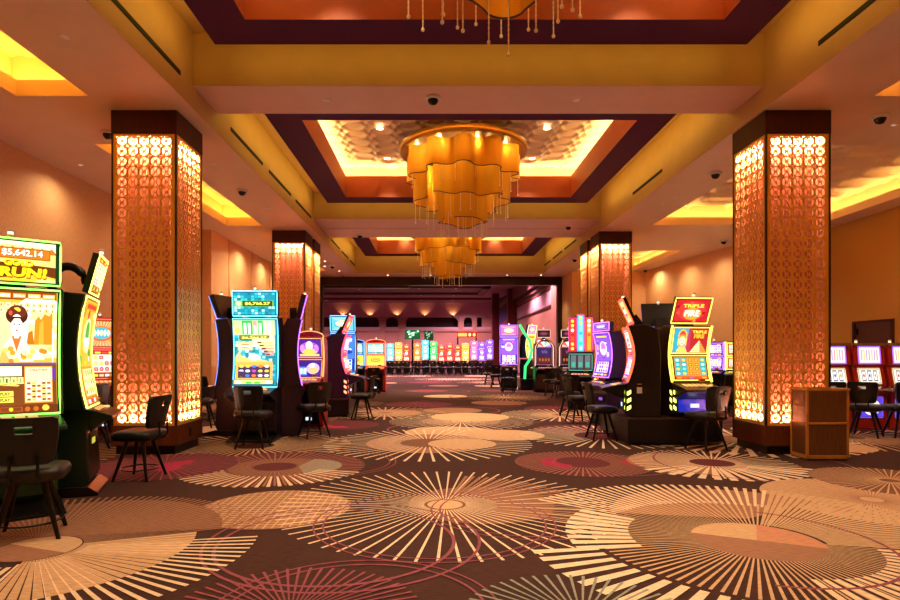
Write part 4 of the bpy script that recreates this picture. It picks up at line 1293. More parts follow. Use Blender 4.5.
def deck_parts(t, w, z, yf, yb, m, glow, off):
    """sloped button deck from yb (at the cabinet) forward to yf"""
    hw = w / 2
    b = MB()
    b.prism_x([(yb, z + 0.09), (yf + 0.06, z + 0.035), (yf, z + 0.015), (yf, z - 0.02), (yf + 0.1, z - 0.05), (yb, z - 0.16)], -hw, hw, m)
    d = b.build('button_deck', t, off=off, bevel=0.01)
    L = yb - yf - 0.06
    def on(fr): return (yf + 0.06 + fr * L, z + 0.036 + fr * 0.054)
    b = MB(); ya, za = on(0.3); yc, zc = on(0.95)
    b.poly([(-hw * 0.8, ya, za + 0.003), (hw * 0.8, ya, za + 0.003), (hw * 0.8, yc, zc + 0.003), (-hw * 0.8, yc, zc + 0.003)], emit('#3a2410', 1.0))
    for k in range(5):
        x0 = -hw * 0.72 + k * hw * 0.26
        b.poly([(x0, ya + 0.02, za + 0.0075), (x0 + hw * 0.2, ya + 0.02, za + 0.0075), (x0 + hw * 0.2, yc - 0.02, zc + 0.0035), (x0, yc - 0.02, zc + 0.0035)], emit(glow, 0.9))
    b.build('button_panel', d, fix=False)
    b = MB(); ya, za = on(0.5); b.lathe([(0.0, 0.02), (0.03, 0.018), (0.035, 0.0)], (hw * 0.62, ya, za), emit('#ffb060', 1.2), 12); b.build('spin_button', d, off=off if False else (0, 0, 0))
    for c in d.children:
        c.location = Vector((0, 0, 0)) - Vector(off)
    b = MB(); b.box(hw * 0.28, hw * 0.62, yb - 0.012, yb + 0.02, z + 0.12, z + 0.17, M_gold); b.box(hw * 0.34, hw * 0.56, yb - 0.016, yb, z + 0.138, z + 0.152, M_black); b.build('bill_slot', t, off=off)

def portrait_machine(label, cat_group, glow, body, draw_top, draw_main, H0=0.92, HM=1.10, w=0.70, top_h=0.37, top_w=None, top_tilt=R_(10), arm='post', foot=True, gst=3.0, st=1.25, deck=True, topcol=None, belly=None, dl=0.68):
    t = thing('slot_machine', label, 'slot machine', group=cat_group)
    hw = w / 2 + 0.05
    cv = 0.075
    b = MB()
    b.prism_x([(-0.20, 0.0), (-0.22, 0.08), (-0.27, 0.16), (-0.24, 0.66), (-0.30, 0.80), (-0.25, 0.90), (0.10, 0.96), (0.14, 0.6), (0.12, 0.0)], -hw + 0.05, hw - 0.05, body)
    b.build('cabinet', t, bevel=0.012)
    if foot:
        b = MB(); b.prism_x([(0.13 - dl, 0.0), (0.13 - dl, 0.03), (-0.26, 0.10), (0.12, 0.10), (0.12, 0.0)], -hw + 0.02, hw - 0.02, M_black); b.build('foot', t, bevel=0.006)
    b = MB()
    pr = []
    n = 10
    for i in range(n + 1):
        tt = i / n; pr.append((-0.24 + cv * 4 * tt * (1 - tt), H0 - 0.04 + tt * (HM + 0.08)))
    pr += [(0.0, H0 + HM + 0.06), (0.08, H0 + HM - 0.1), (0.12, H0 + 0.4), (0.11, H0 - 0.04)]
    b.prism_x(pr, -hw, hw, body); b.build('screen_tower', t, bevel=0.01)
    b = MB(); b.box(-w * 0.3, w * 0.3, -0.252, -0.235, 0.26, 0.62, belly or M_black); b.box(-w * 0.12, w * 0.12, -0.258, -0.25, 0.5, 0.56, emit(glow, 0.5)); b.build('belly_door', t)
    frame_and_screen(t, 'main_screen', w, HM, (0, -0.25, H0), 0.0, cv, draw_main, glow, gst, st, body, 0.03)
    if deck:
        deck_parts(t, w + 0.04, 0.80, -dl, -0.27, body, '#ffb060', (0, 0, 0))
    zt = H0 + HM + 0.06
    tw = top_w or w
    if arm == 'arch':
        b = MB()
        pts = [(0.0, 0.04, zt - 0.2)] + [(0, 0.17 * math.cos(R_(a)) - 0.02, zt + 0.08 + 0.22 * math.sin(R_(a))) for a in range(10, 171, 16)]
        b.tube(pts, 0.045, M_black, 8); b.build('arch_arm', t)
        yt = -0.26
    else:
        b = MB(); b.box(-0.12, 0.12, -0.16, -0.04, zt - 0.1, zt + 0.2, M_black); b.build('top_bracket', t)
        yt = -0.24
    frame_and_screen(t, 'top_screen', tw, top_h, (0, yt, zt + 0.03), top_tilt, 0.0, draw_top, topcol or glow, gst, st, body, 0.09 if arm != 'arch' else 0.06)
    candle(t, 0, yt + 0.02 - math.sin(top_tilt) * top_h, zt + top_h + 0.05)
    return t

def stack_machine(label, group, glow, body, draw_top, draw_mid, draw_low, zf=0.42, w=0.62, top='tilt', gst=2.5, st=1.25, slashes=None, belly=None, low_col=None, h_mid=0.40, h_low=0.38, z_low=1.04, top_off=0.04, side_m=None, trim2=None):
    """two stacked pictures on a waist-high cabinet; all heights are absolute and taken down by zf"""
    t = thing('slot_machine', label, 'slot machine', group=group)
    off = (0, 0, zf)
    hw = w / 2 + 0.045
    z_mid = z_low + h_low + 0.055
    zt = z_mid + h_mid + 0.03
    b = MB()
    cv = lambda z: -0.27 + 0.11 * math.sin(max(0, min(1, (z - 0.98) / (zt - 0.98))) * PI)
    pr = [(-0.22, zf), (-0.30, zf + 0.06), (-0.28, 0.80), (-0.30, 0.97)] + [(cv(z) + 0.012, z) for z in [0.98 + (zt - 0.98) * i / 10 for i in range(11)]] + [(0.02, zt + 0.02), (0.20, zt - 0.06), (0.24, zt - 0.4), (0.24, zf)]
    b.prism_x(pr, -hw, hw, body); b.build('cabinet', t, off=off, bevel=0.01)
    # curved lit edges down both sides
    for sx in (-1, 1):
        b = MB(); b.tube([(sx * (hw - 0.008), cv(z) + 0.0, z) for z in [1.0 + (zt - 1.0) * i / 12 for i in range(13)]], 0.017, emit(trim2 or glow, gst), 6); b.build('side_light', t, off=off)
    def tl(za, zb): return math.atan2(-(cv(zb) - cv(za)), zb - za)
    for nm, z0, h, dr in (('lower_screen', z_low, h_low, draw_low), ('upper_screen', z_mid, h_mid, draw_mid)):
        frame_and_screen(t, nm, w - 0.02, h, (0, cv(z0) - 0.004, z0), tl(z0, z0 + h), 0.0, dr, glow, gst, st, body, 0.03, 0.014, off, 0.007)
    deck_parts(t, w + 0.04, 0.88, -0.66, -0.30, M_brown if body is M_brown else body, '#ffb060', off)
    b = MB(); b.box(-w * 0.42, w * 0.42, -0.318, -0.29, zf + 0.08, 0.72, belly or M_black); b.box(-w * 0.1, w * 0.14, -0.324, -0.317, zf + 0.15, zf + 0.21, emit('#c8e0ff', 1.2)); b.build('belly_door', t, off=off)
    if slashes:
        for sx in (-1, 1):
            b = MB()
            for k in range(3):
                z = zf + 0.10 + k * 0.12
                b.add([(sx * (hw + 0.004), -0.27, z), (sx * (hw + 0.004), -0.21, z + 0.035), (sx * (hw + 0.004), -0.21, z + 0.095), (sx * (hw + 0.004), -0.27, z + 0.06)], [(0, 1, 2, 3)], emit(slashes, 3.0))
                b.add([(sx * (hw - 0.05), -0.306, z), (sx * (hw - 0.004), -0.306, z + 0.035), (sx * (hw - 0.004), -0.306, z + 0.095), (sx * (hw - 0.05), -0.306, z + 0.06)], [(0, 1, 2, 3)], emit(slashes, 3.0))
            b.build('slash_lights', t, off=off, fix=False)
    if top == 'tilt':
        b = MB(); b.prism_x([(-0.12, zt - 0.02), (-0.16, zt + 0.14), (-0.10, zt + 0.2), (0.02, zt + 0.04), (0.05, zt - 0.02)], -0.1, 0.1, M_black); b.build('top_bracket', t, off=off)
        frame_and_screen(t, 'top_screen', w * 0.98, 0.40, (0, -0.17, zt + 0.06), R_(24), 0.0, draw_top, glow, gst, st, M_brown if body is M_brown else M_black, 0.05, 0.016, off, 0.009)
        candle(t, 0, -0.30, zt + 0.44, off)
    elif top == 'arch':
        b = MB(); ap = [(p[0], -0.0, p[1]) for p in arc_pts(0, zt + 0.0, hw, 0, 180, 14, 0.12)]
        n = len(ap); V = [(x, -0.2, z) for x, y, z in ap] + [(x, 0.1, z) for x, y, z in ap]
        b.add(V, [tuple(range(n)), tuple(range(2 * n - 1, n - 1, -1))] + [(i, i + 1, i + 1 + n, i + n) for i in range(n - 1)], body)
        b.tube([(x, -0.2, z) for x, y, z in ap], 0.01, emit(glow, gst), 6); b.build('arched_top', t, off=off)
        candle(t, 0, -0.05, zt + 0.12, off)
    else:
        candle(t, 0, -0.05, zt + 0.02, off)
    return t

def classic_machine(label, group):
    t = thing('reel_slot_machine', label, 'slot machine', group=group)
    w = 0.45; hw = w / 2 + 0.075
    b = MB(); b.prism_x([(-0.30, 0.0), (-0.30, 0.62), (-0.34, 0.74), (-0.30, 0.80), (-0.20, 1.22), (-0.26, 1.25), (-0.22, 1.62), (0.25, 1.64), (0.25, 0)], -hw, hw, M_redcab); b.build('cabinet', t, bevel=0.008)
    b = MB(); b.box(-hw - 0.003, hw + 0.003, -0.27, -0.2, 1.60, 1.66, M_chrome); b.build('chrome_cap', t)
    def top(s):
        s.R(0, 0, 1, 1, '#e0c8ff'); s.R(0.03, 0.05, 0.97, 0.95, '#fff4e0', 1.1)
        for k in range(7): s.R(0.08 + k * 0.125, 0.15, 0.15 + k * 0.125, 0.85, ('#f4a0b0', '#ffd070', '#c8a0ff')[k % 3], 0.9)
    frame_and_screen(t, 'top_glass', w - 0.06, 0.30, (0, -0.262, 1.28), R_(-6), 0, top, '#b070ff', 1.2, 1.0, M_black, 0.03, 0.014, tr=0.006)
    def reel(s):
        s.R(0, 0, 1, 1, '#d8d0c0'); s.R(0.04, 0.08, 0.96, 0.92, '#fff8e8', 1.1)
        for k in range(3):
            s.R(0.12 + k * 0.28, 0.12, 0.32 + k * 0.28, 0.9, '#1c1830', 0.8); s.R(0.15 + k * 0.28, 0.2, 0.29 + k * 0.28, 0.82, '#fffaf0'); s.E(0.22 + k * 0.28, 0.52, 0.045, 0.12, ('#d02020', '#2050c0', '#d0a020')[k])
    frame_and_screen(t, 'reel_window', w - 0.06, 0.27, (0, -0.285, 0.90), R_(-13), 0, reel, '#ffd8a0', 1.0, 1.0, M_black, 0.03, 0.014, tr=0.006)
    b = MB(); b.prism_x([(-0.26, 0.86), (-0.48, 0.80), (-0.50, 0.76), (-0.30, 0.72)], -hw + 0.01, hw - 0.01, M_chrome); b.build('button_deck', t, bevel=0.005)
    def bel(s):
        s.R(0, 0, 1, 1, '#5038c0'); s.E(0.5, 0.5, 0.42, 0.42, '#fff0c8', n=16); s.E(0.4, 0.4, 0.2, 0.2, '#e8a0ff'); s.E(0.65, 0.3, 0.15, 0.15, '#4080ff')
    frame_and_screen(t, 'belly_glass', w - 0.06, 0.36, (0, -0.31, 0.26), 0, 0, bel, '#8060ff', 1.0, 1.1, M_black, 0.03, 0.014, tr=0.006)
    candle(t, -0.08, 0.0, 1.64)
    return t

def wheel_machine(label, group, pal):
    t = thing('slot_machine', label, 'slot machine', group=group)
    w = 0.66; hw = w / 2 + 0.05
    b = MB(); b.prism_x([(-0.25, 0.0), (-0.3, 0.1), (-0.27, 0.9), (-0.2, 1.0), (-0.16, 1.5), (-0.2, 1.86), (0.2, 1.86), (0.25, 0)], -hw + 0.04, hw - 0.04, M_black); b.build('cabinet', t, bevel=0.01)
    b = MB(); ap = [(p[0], p[1]) for p in arc_pts(0, 1.62, hw, 0, 180, 16, 0.36)]
    pr = [(hw, 1.0)] + ap + [(-hw, 1.0)]
    b.tube([(x, -0.24, z) for x, z in pr], 0.045, M_chrome, 8); b.build('chrome_arch', t)
    b = MB(); b.tube([(x * 0.9, -0.27, z) for x, z in pr], 0.011, emit('#ffc8a0', 1.6), 6); b.build('arch_light', t)
    def scr(s):
        s.R(0, 0, 1, 1, '#1c1430'); s.R(0.03, 0.5, 0.97, 0.97, '#302060' if pal else '#48141c'); s.R(0.03, 0.05, 0.97, 0.47, '#601828' if pal else '#301018')
        for k in range(4): s.E(0.2 + k * 0.2, 0.28, 0.07, 0.1, '#c08040', 0.7, 8)
        s.T('WIN', 0.5, 0.75, 0.4, 0.2, '#a080d0', 0.6, bold=0.03)
    frame_and_screen(t, 'main_screen', w - 0.1, 0.62, (0, -0.26, 1.06), 0, 0, scr, '#c080a0', 0.8, 0.8, M_black, 0.05, 0.014)
    def bad(s):
        s.R(0, 0, 1, 1, '#180c18'); s.E(0.5, 0.5, 0.44, 0.36, '#48182c', n=14); s.E(0.5, 0.5, 0.3, 0.2, '#a05070', 0.6, n=12)
    b = MB(); b.box(-0.06, 0.06, -0.12, -0.02, 1.84, 2.14, M_black); b.build('post', t)
    frame_and_screen(t, 'top_sign', 0.46, 0.24, (0, -0.16, 2.1), 0, 0, bad, '#ffc8a8', 1.2, 1.0, M_black, 0.08, 0.02)
    def whl(s):
        for k, c in enumerate(('#ffb0a0', '#ff5050', '#ffffff', '#60c8c0', '#ffe080', '#c080ff')):
            s.P([(0.5, 0.0), (0.5 - 0.5 * math.cos(PI * k / 6), math.sin(PI * k / 6)), (0.5 - 0.5 * math.cos(PI * (k + 1) / 6), math.sin(PI * (k + 1) / 6))], c)
    s = Screen(w - 0.14, 0.2, 1.2); whl(s); s.build('bonus_arc', t, (0, -0.27, 1.72))
    deck_parts(t, w, 0.86, -0.6, -0.27, M_black, '#ff9080', (0, 0, 0))
    candle(t, 0, -0.1, 2.38)
    return t

def triple_machine(label, group):
    t = thing('slot_machine', label, 'slot machine', group=group)
    b = MB(); b.prism_x([(-0.25, 0.0), (-0.3, 0.1), (-0.27, 0.92), (-0.18, 1.0), (-0.16, 1.5), (0.0, 1.55), (0.2, 1.5), (0.2, 0)], -0.32, 0.32, M_black); b.build('cabinet', t, bevel=0.01)
    b = MB(); b.box(-0.3, 0.3, -0.08, 0.08, 1.5, 2.42, M_black); b.build('panel_back', t)
    for k, (x, pal) in enumerate(((-0.21, 'red'), (0.0, 'cyan'), (0.21, 'orange'))):
        rnd = random.Random(k)
        def dr(s, pal=pal, rnd=rnd):
            p = PAL[pal]; s.R(0, 0, 1, 1, p[2]); s.R(0.2, 0.03, 0.8, 0.97, p[0])
            for q in range(7): s.E(0.5, 0.08 + q * 0.14, 0.26, 0.05, rnd.choice(p), n=8)
        frame_and_screen(t, 'tall_panel', 0.16, 0.86 + (0.08 if k == 1 else 0), (x, -0.12, 1.52), 0, 0, dr, '#ff50a0', 2.0, 1.3, M_purbody, 0.03, 0.012, tr=0.006)
    def mid(s):
        s.R(0, 0, 1, 1, '#201c2c')
        for k in range(3): s.R(0.06 + k * 0.32, 0.1, 0.3 + k * 0.32, 0.95, '#788890', 0.6); s.R(0.1 + k * 0.32, 0.2, 0.26 + k * 0.32, 0.5, '#40c0a0', 0.8)
    frame_and_screen(t, 'reel_screen', 0.56, 0.4, (0, -0.22, 1.04), R_(-8), 0, mid, '#60c0a0', 1.0, 1.0, M_black, 0.03, 0.012)
    deck_parts(t, 0.6, 0.86, -0.58, -0.27, M_black, '#ff9080', (0, 0, 0))
    candle(t, 0, 0.0, 2.42)
    return t

def stand(label, x0, x1, y0, y1, h, m=None):
    t = thing('machine_stand', label, 'stand', ((x0 + x1) / 2, (y0 + y1) / 2, 0))
    a, c = (x1 - x0) / 2, (y1 - y0) / 2
    b = MB(); b.box(-a + 0.04, a - 0.04, -c + 0.04, c - 0.04, 0, 0.06, M_black); b.build('toe_kick', t)
    b = MB(); b.box(-a, a, -c, c, 0.06, h - 0.03, m or M_black); b.build('body', t, bevel=0.006)
    b = MB(); b.box(-a - 0.015, a + 0.015, -c - 0.015, c + 0.015, h - 0.03, h - 0.001, M_brown); b.build('top_edge', t, bevel=0.004)
    return t
# ================================================================== PLACING
RN = random.Random(11)
def at(px, Y):
    return (px - 435.0) * Y / FPX
G_NEAR = 'tall curved portrait slot machines'
# left foreground pair
m = portrait_machine('tall green-lit slot machine at the left edge, GOLD RUN! banner above a woman', 'slot machines of the left foreground pod', '#8cff5a', M_greenbody, gold_top, gold_main, gst=2.6, st=1.15, w=0.72, top_h=0.36, top_tilt=R_(4))
m.location = (-3.98, 5.50, 0); m.rotation_euler = (0, 0, R_(40))
m = portrait_machine('yellow-lit slot machine seen edge-on, tilted top screen on an arched arm', 'slot machines of the left foreground pod', '#fff060', M_darkgreen, lambda s: (draw_reels(s, 'yellow', RN), None)[1], lambda s: draw_portrait(s, 'yellow', RN), gst=3.0, st=1.0, w=0.66, top_w=0.46, top_h=0.36, top_tilt=R_(14), arm='arch', dl=0.48)
m.location = (-3.90, 6.24, 0); m.rotation_euler = (0, 0, R_(111))
# stool sets
st0 = stool('black slot stool seen from behind at the bottom left corner, by the green-lit machine', 'black slot stools', M_vinyl)
st0.location = (-3.22, 4.70, 0); st0.rotation_euler = (0, 0, R_(212))
st0.rotation_euler = (0, 0, R_(16))
def seat_at(px, Y, rz, label, group='black slot stools'):
    return dup(st0, (at(px, Y), Y, 0), R_(rz), label, group)
# rz: 0 = back towards the camera?  the stool's front is local -Y, so 180 shows its back
st0.rotation_euler = (0, 0, R_(205))
seat_at(140, 6.88, -93, 'black slot stool before the first lattice column, side on, seat towards the left')
# teal pod
m = portrait_machine('tall slot machine with teal tiled screens and blue light edge, facing the camera', 'slot machines of the teal pod', '#58c8ff', M_bluebody, teal_top, teal_main, gst=3.2, st=1.25, w=0.70, top_h=0.37, top_tilt=R_(3))
m.location = (-3.02, 10.14, 0)
m = portrait_machine('dark slot machine turned left on the teal pod, blue light down its front edge', 'slot machines of the teal pod', '#4080ff', M_bluebody, lambda s: draw_banner(s, 'blue', RN), lambda s: draw_portrait(s, 'blue', RN), gst=2.6, w=0.66, top_w=0.62, top_tilt=R_(22))
m.location = (-3.56, 10.72, 0); m.rotation_euler = (0, 0, R_(-104))
m = portrait_machine('dark slot machine turned right on the teal pod, violet light down its front edge', 'slot machines of the teal pod', '#b060ff', M_purbody, lambda s: draw_banner(s, 'purple', RN), lambda s: draw_portrait(s, 'purple', RN), gst=2.6, w=0.66, top_w=0.62, top_tilt=R_(14), deck=False, foot=False)
m.location = (-2.68, 10.72, 0); m.rotation_euler = (0, 0, R_(104))
seat_at(253, 9.15, 180, 'black slot stool with its back to the camera before the teal screen machine')
seat_at(203, 11.7, -80 + 180, 'black slot stool between the left column and the teal pod')
seat_at(209, 13.0, 150, 'black slot stool behind the one left of the teal pod')
# lilac machine
m = stack_machine('small arched slot machine with two lilac screens beside the second left column', 'small cabinets', '#ffb060', M_redcab, lilac_top, lilac_top, lilac_mid, zf=0.0, w=0.48, top='arch', h_mid=0.36, h_low=0.34, z_low=1.0, gst=1.2, st=1.1)
m.location = (at(310, 11.75), 11.9, 0)
seat_at(314, 10.3, 215, 'black slot stool before the lilac arched machine, back hole visible')
# red-edged machine facing right, with stand
stand('dark blue machine stand under the red-edged slot machine left of the aisle', -2.62, -1.98, 13.55, 14.55, 0.42, M_bluebody)
m = stack_machine('violet slot machine side on, curved red light edge, left of the aisle', 'side-on slot machines', '#ff4060', M_purbody, lambda s: draw_banner(s, 'red', RN), lambda s: draw_reels(s, 'pink', RN), lambda s: draw_reels(s, 'red', RN), slashes='#ff8060', st=1.2, w=0.6)
m.location = (-2.32, 14.02, 0.42); m.rotation_euler = (0, 0, R_(90))
seat_at(362, 13.2, 86 + 180, 'black slot stool at the red-edged slot machine left of the aisle')
# blue white machine behind
m = portrait_machine('blue-white slot machine behind the red-edged one, only its upper screens showing', 'machines behind the red-edged slot machine', '#60b0ff', M_bluebody, lambda s: draw_banner(s, 'cyan', RN), lambda s: draw_portrait(s, 'blue', RN), st=1.3, w=0.66, top_h=0.42)
m.location = (at(343, 17), 17.2, 0)
m = stack_machine('slot machine with a yellow lower screen, left one of the far left pair', 'yellow fronted pair', '#6090ff', M_bluebody, None, lambda s: draw_reels(s, 'cyan', RN), draw_yellow, zf=0.0, w=0.66, top='arch', z_low=1.02)
m.location = (at(355, 22.6), 22.7, 0)
m = stack_machine('slot machine with a yellow lower screen, right one of the far left pair', 'yellow fronted pair', '#ff8060', M_redcab, None, lambda s: draw_reels(s, 'cyan', RN), draw_yellow, zf=0.0, w=0.66, top='arch', z_low=1.02)
m.location = (at(376, 22.6), 22.7, 0)
seat_at(352, 21.9, 180, 'distant stool before the left yellow fronted machine')
seat_at(373, 21.4, 190, 'distant stool before the right yellow fronted machine')
# machine by the left wall
m = stack_machine('red-screened slot machine against the left wall, glimpsed behind the edge-on machine', 'wall side machines', '#ff5a50', M_redcab, None, lambda s: draw_banner(s, 'orange', RN), lambda s: draw_reels(s, 'red', RN), zf=0.0, w=0.52, top='none', h_mid=0.5, h_low=0.5, z_low=1.02)
m.location = (-6.2, 10.9, 0); m.rotation_euler = (0, 0, R_(38))
seat_at(97, 9.7, 200, 'dark stool before the red-screened machine by the left wall')
seat_at(88, 9.0, 150, 'dark stool at the left wall, just behind the edge-on machine deck')

# right pod
sp = MB(); sp.box(-0.003, 0.003, -0.04, 0.04, 0.5, 0.6, M_white); sp.box(-0.003, 0.003, -0.035, 0.035, 0.64, 0.66, M_chrome)
SIDE_PLATE = sp
stand('black machine stand carrying the pod of slot machines right of the aisle', 3.05, 4.55, 9.33, 10.9, 0.44, M_black)
m = stack_machine('dark slot machine side on, curved red light edge, right of the aisle', 'slot machines of the right pod', '#ff5030', M_black, lambda s: draw_banner(s, 'yellow', RN), lambda s: draw_reels(s, 'red', RN), lambda s: draw_reels(s, 'purple', RN), slashes='#f0ff60', st=1.2, w=0.62, zf=0.44)
m.location = (3.42, 9.76, 0.44); m.rotation_euler = (0, 0, R_(-102))
pl = SIDE_PLATE.build('label_plate', m); pl.location = (0.358, -0.08, -0.12)
m = stack_machine('gold-edged slot machine with a queen and pyramid on its screen, blue belly', 'slot machines of the right pod', '#ffe050', M_brown, egypt_top, egypt_mid, egypt_low, slashes='#f0ff60', st=1.15, w=0.60, zf=0.44, belly=emit('#1438e8', 0.45), top='tilt')
m.location = (4.13, 9.80, 0.44); m.rotation_euler = (0, 0, R_(6))
m = stack_machine('slot machine at the back of the right pod, only its top screen showing', 'slot machines of the right pod', '#b070ff', M_black, lambda s: draw_banner(s, 'orange', RN), lambda s: draw_reels(s, 'purple', RN), lambda s: draw_reels(s, 'pink', RN), w=0.56, zf=0.44)
m.location = (4.02, 10.50, 0.44); m.rotation_euler = (0, 0, R_(168))
seat_at(601, 10.05, 93, 'black slot stool side on, left of the right pod stand')
seat_at(706, 8.97, -158, 'slot stool before the gold-edged queen machine')
# purple machine
m = portrait_machine('slot machine with a glowing violet outline behind the right pod', 'slot machines behind the right pod', '#c060ff', M_purbody, lambda s: draw_banner(s, 'purple', RN), lambda s: draw_portrait(s, 'purple', RN), H0=1.0, HM=0.86, w=0.66, top_h=0.12, top_tilt=R_(0), gst=3.5, dl=0.46)
m.location = (3.66, 12.2, 0); m.rotation_euler = (0, 0, R_(-80))
seat_at(578, 12.5, 100, 'dark stool at the violet outlined machine')
seat_at(569, 13.9, 170, 'slot stool in the aisle before the machine with three tall panels')
m = triple_machine('slot machine with three tall light panels before the back right columns', 'slot machines before the back right columns')
m.location = (at(582, 15.4), 15.5, 0); m.rotation_euler = (0, 0, R_(-18))
# wheel machines
m = wheel_machine('chrome-arched slot machine with dark blue screen and sign on top, left of two', 'chrome-arched slot machines', 1); m.location = (at(543, 22.5), 22.5, 0)
m = wheel_machine('chrome-arched slot machine with dark red screen and sign on top, right of two', 'chrome-arched slot machines', 0); m.location = (at(567, 22.5), 22.5, 0)
seat_at(551, 20.5, 170, 'distant stool before the chrome-arched machines, left one')
seat_at(560, 19.4, 190, 'distant stool before the chrome-arched machines, right one')
# white violet pod
stand('dark low stand of the far pod with the white violet screens', at(519, 24.0), at(542, 24.0), 23.6, 24.6, 0.45, M_bluebody)
m = portrait_machine('far slot machine with a white violet portrait screen and pink top screen', 'slot machines of the far pod', '#a070ff', M_bluebody, lambda s: draw_banner(s, 'pink', RN), lambda s: draw_portrait(s, 'purple', RN), st=1.5, w=0.66, top_h=0.40, H0=1.05, HM=1.05)
m.location = (at(509, 23.9), 24.0, 0); m.rotation_euler = (0, 0, R_(-6))
m = portrait_machine('far slot machine turned aside, yellow edge, by the white violet one', 'slot machines of the far pod', '#fff080', M_bluebody, lambda s: draw_banner(s, 'pink', RN), lambda s: draw_portrait(s, 'yellow', RN), st=1.5, w=0.6, top_h=0.40, H0=1.05, HM=1.05, deck=False, foot=False)
m.location = (at(527, 24.0), 24.2, 0.452); m.rotation_euler = (0, 0, R_(50)); m.scale = (1, 1, 0.83)
b = MB(); X0 = at(522, 23.7)
b.tube([(X0 - 0.12, 23.55, 2.62), (X0 + 0.05, 23.5, 2.3), (X0 + 0.28, 23.5, 2.0), (X0 + 0.36, 23.5, 1.6), (X0 + 0.26, 23.5, 1.2), (X0 + 0.1, 23.5, 0.95), (X0 + 0.08, 23.5, 0.46)], 0.05, emit('#30e070', 1.6), 8)
tag(b.build('light_ribbon'), 'curved green glowing ribbon standing against the far pod', 'light')
seat_at(508, 22.3, 165, 'distant stool before the white violet screen machine')
seat_at(489, 27.5, 180, 'distant stool left of the white violet machine')
seat_at(496, 25.5, 180, 'second distant stool left of the white violet machine')

# far bank, hall
pals = ['purple', 'cyan', 'yellow', 'red', 'orange', 'cyan', 'green', 'red', 'red', 'red', 'yellow', 'pink', 'purple', 'purple']
pxs = [380, 390.5, 398.5, 406.5, 417, 425.2, 433.4, 441.5, 449.5, 457.5, 465.5, 473.5, 481.5, 489.5]
cols = {'cyan': 'cyan', 'purple': 'violet', 'yellow': 'yellow', 'red': 'red', 'orange': 'orange', 'green': 'green', 'pink': 'pink'}
protos = {}
for i, (p, px) in enumerate(zip(pals, pxs)):
    Y = 43.5
    lb = '%s-screened slot machine in the far row, number of the row hidden' % cols[p]
    place = ('first', 'second', 'third', 'fourth', 'fifth', 'sixth', 'seventh', 'eighth', 'ninth', 'tenth', 'eleventh', 'twelfth', 'thirteenth', 'last')[i]
    lb = 'distant %s-screened slot machine in the far row, %s from its left end' % (cols[p], place)
    if p not in protos:
        g = {'cyan': '#60e0ff', 'purple': '#a060ff', 'yellow': '#ffe060', 'red': '#ff4040', 'orange': '#ff9040', 'green': '#40e080', 'pink': '#ff80c0'}[p]
        m = portrait_machine(lb, 'slot machines in the far hall row', g, M_black, (lambda s, p=p: draw_banner(s, p, RN)), (lambda s, p=p: draw_portrait(s, p, RN)), st=1.6, w=0.44, H0=1.05, HM=0.92, top_h=0.26, top_tilt=0)
        protos[p] = m
        m.location = (at(px, Y), Y, 0)
    else:
        m = dup(protos[p], (at(px, Y), Y, 0), 0, lb, 'slot machines in the far hall row')
    m.rotation_euler = (0, 0, R_(RN.uniform(-6, 6))); m.scale = (1, 1, (1.0, 0.94, 0.97, 0.9, 0.95, 1.04, 1.0, 0.88, 0.92, 0.88, 0.95, 1.02, 0.97, 1.05)[i])
# overhead twin screens, red signs
for (px0, px1, py0, py1, Y, pal, lb) in ((405, 420, 330, 339, 44.7, 'green', 'green and white landscape screen above the far row of machines'), (424.5, 433, 331, 340, 44.7, 'blue', 'dim second landscape screen right of the green one above the far row')):
    w = (px1 - px0) * Y / FPX; h = (py1 - py0) * Y / FPX; z0 = HC + (354 - py1) * Y / FPX
    t = thing('overhead_screen', lb, 'screen', (at((px0 + px1) / 2, Y), Y, 0))
    b = MB(); b.box(-0.06, 0.06, 0.08, 0.2, 0, z0 + h, M_black); b.box(-0.3, 0.3, -0.1, 0.35, 0, 0.05, M_black); b.build('post', t)
    def dr(s, pal=pal, k=1.0 if pal == 'green' else 0.4):
        s.R(0, 0, 1, 1, '#184828', k)
        for q in range(14):
            rr = random.Random(q); s.E(rr.uniform(0.1, 0.9), rr.uniform(0.1, 0.9), 0.08, 0.1, rr.choice(['#b0f0c0', '#60d080', '#ffffff', '#2c9048']), k, 8)
    frame_and_screen(t, 'screen', w, h, (0, 0, z0), 0, 0, dr, '#80a090', 0.6, 1.4, M_black, 0.06)
t = thing('overhead_sign', 'long red and yellow lit sign above the right end of the far row', 'sign', (at(467, 44.7), 44.7, 0))
b = MB()
for x in (-0.7, 0.7): b.box(x - 0.05, x + 0.05, 0.05, 0.15, 0, 2.7, M_black)
b.box(-0.8, 0.8, 0.0, 0.2, 0, 0.05, M_black); b.build('posts', t)
def sg(s):
    s.R(0, 0, 1, 1, '#a01c18'); s.R(0.04, 0.15, 0.5, 0.85, '#ffb050'); s.E(0.64, 0.5, 0.07, 0.36, '#ffe0a0'); s.E(0.86, 0.5, 0.07, 0.36, '#ffd060')
frame_and_screen(t, 'screen', 1.5, 0.36, (0, 0, 2.73), 0, 0, sg, '#ff6040', 1.5, 1.4, M_black, 0.08)
# far dark stools in a long row
fs = []
for i in range(18):
    px = 382 + i * 6.4 + RN.uniform(-0.5, 0.5); Y = 40.0 + (i % 2) * 1.1
    seat_at(px, Y, 180 + RN.uniform(-40, 40), 'small dark stool silhouetted before the far row of lit machines', 'silhouetted stools before the far row')
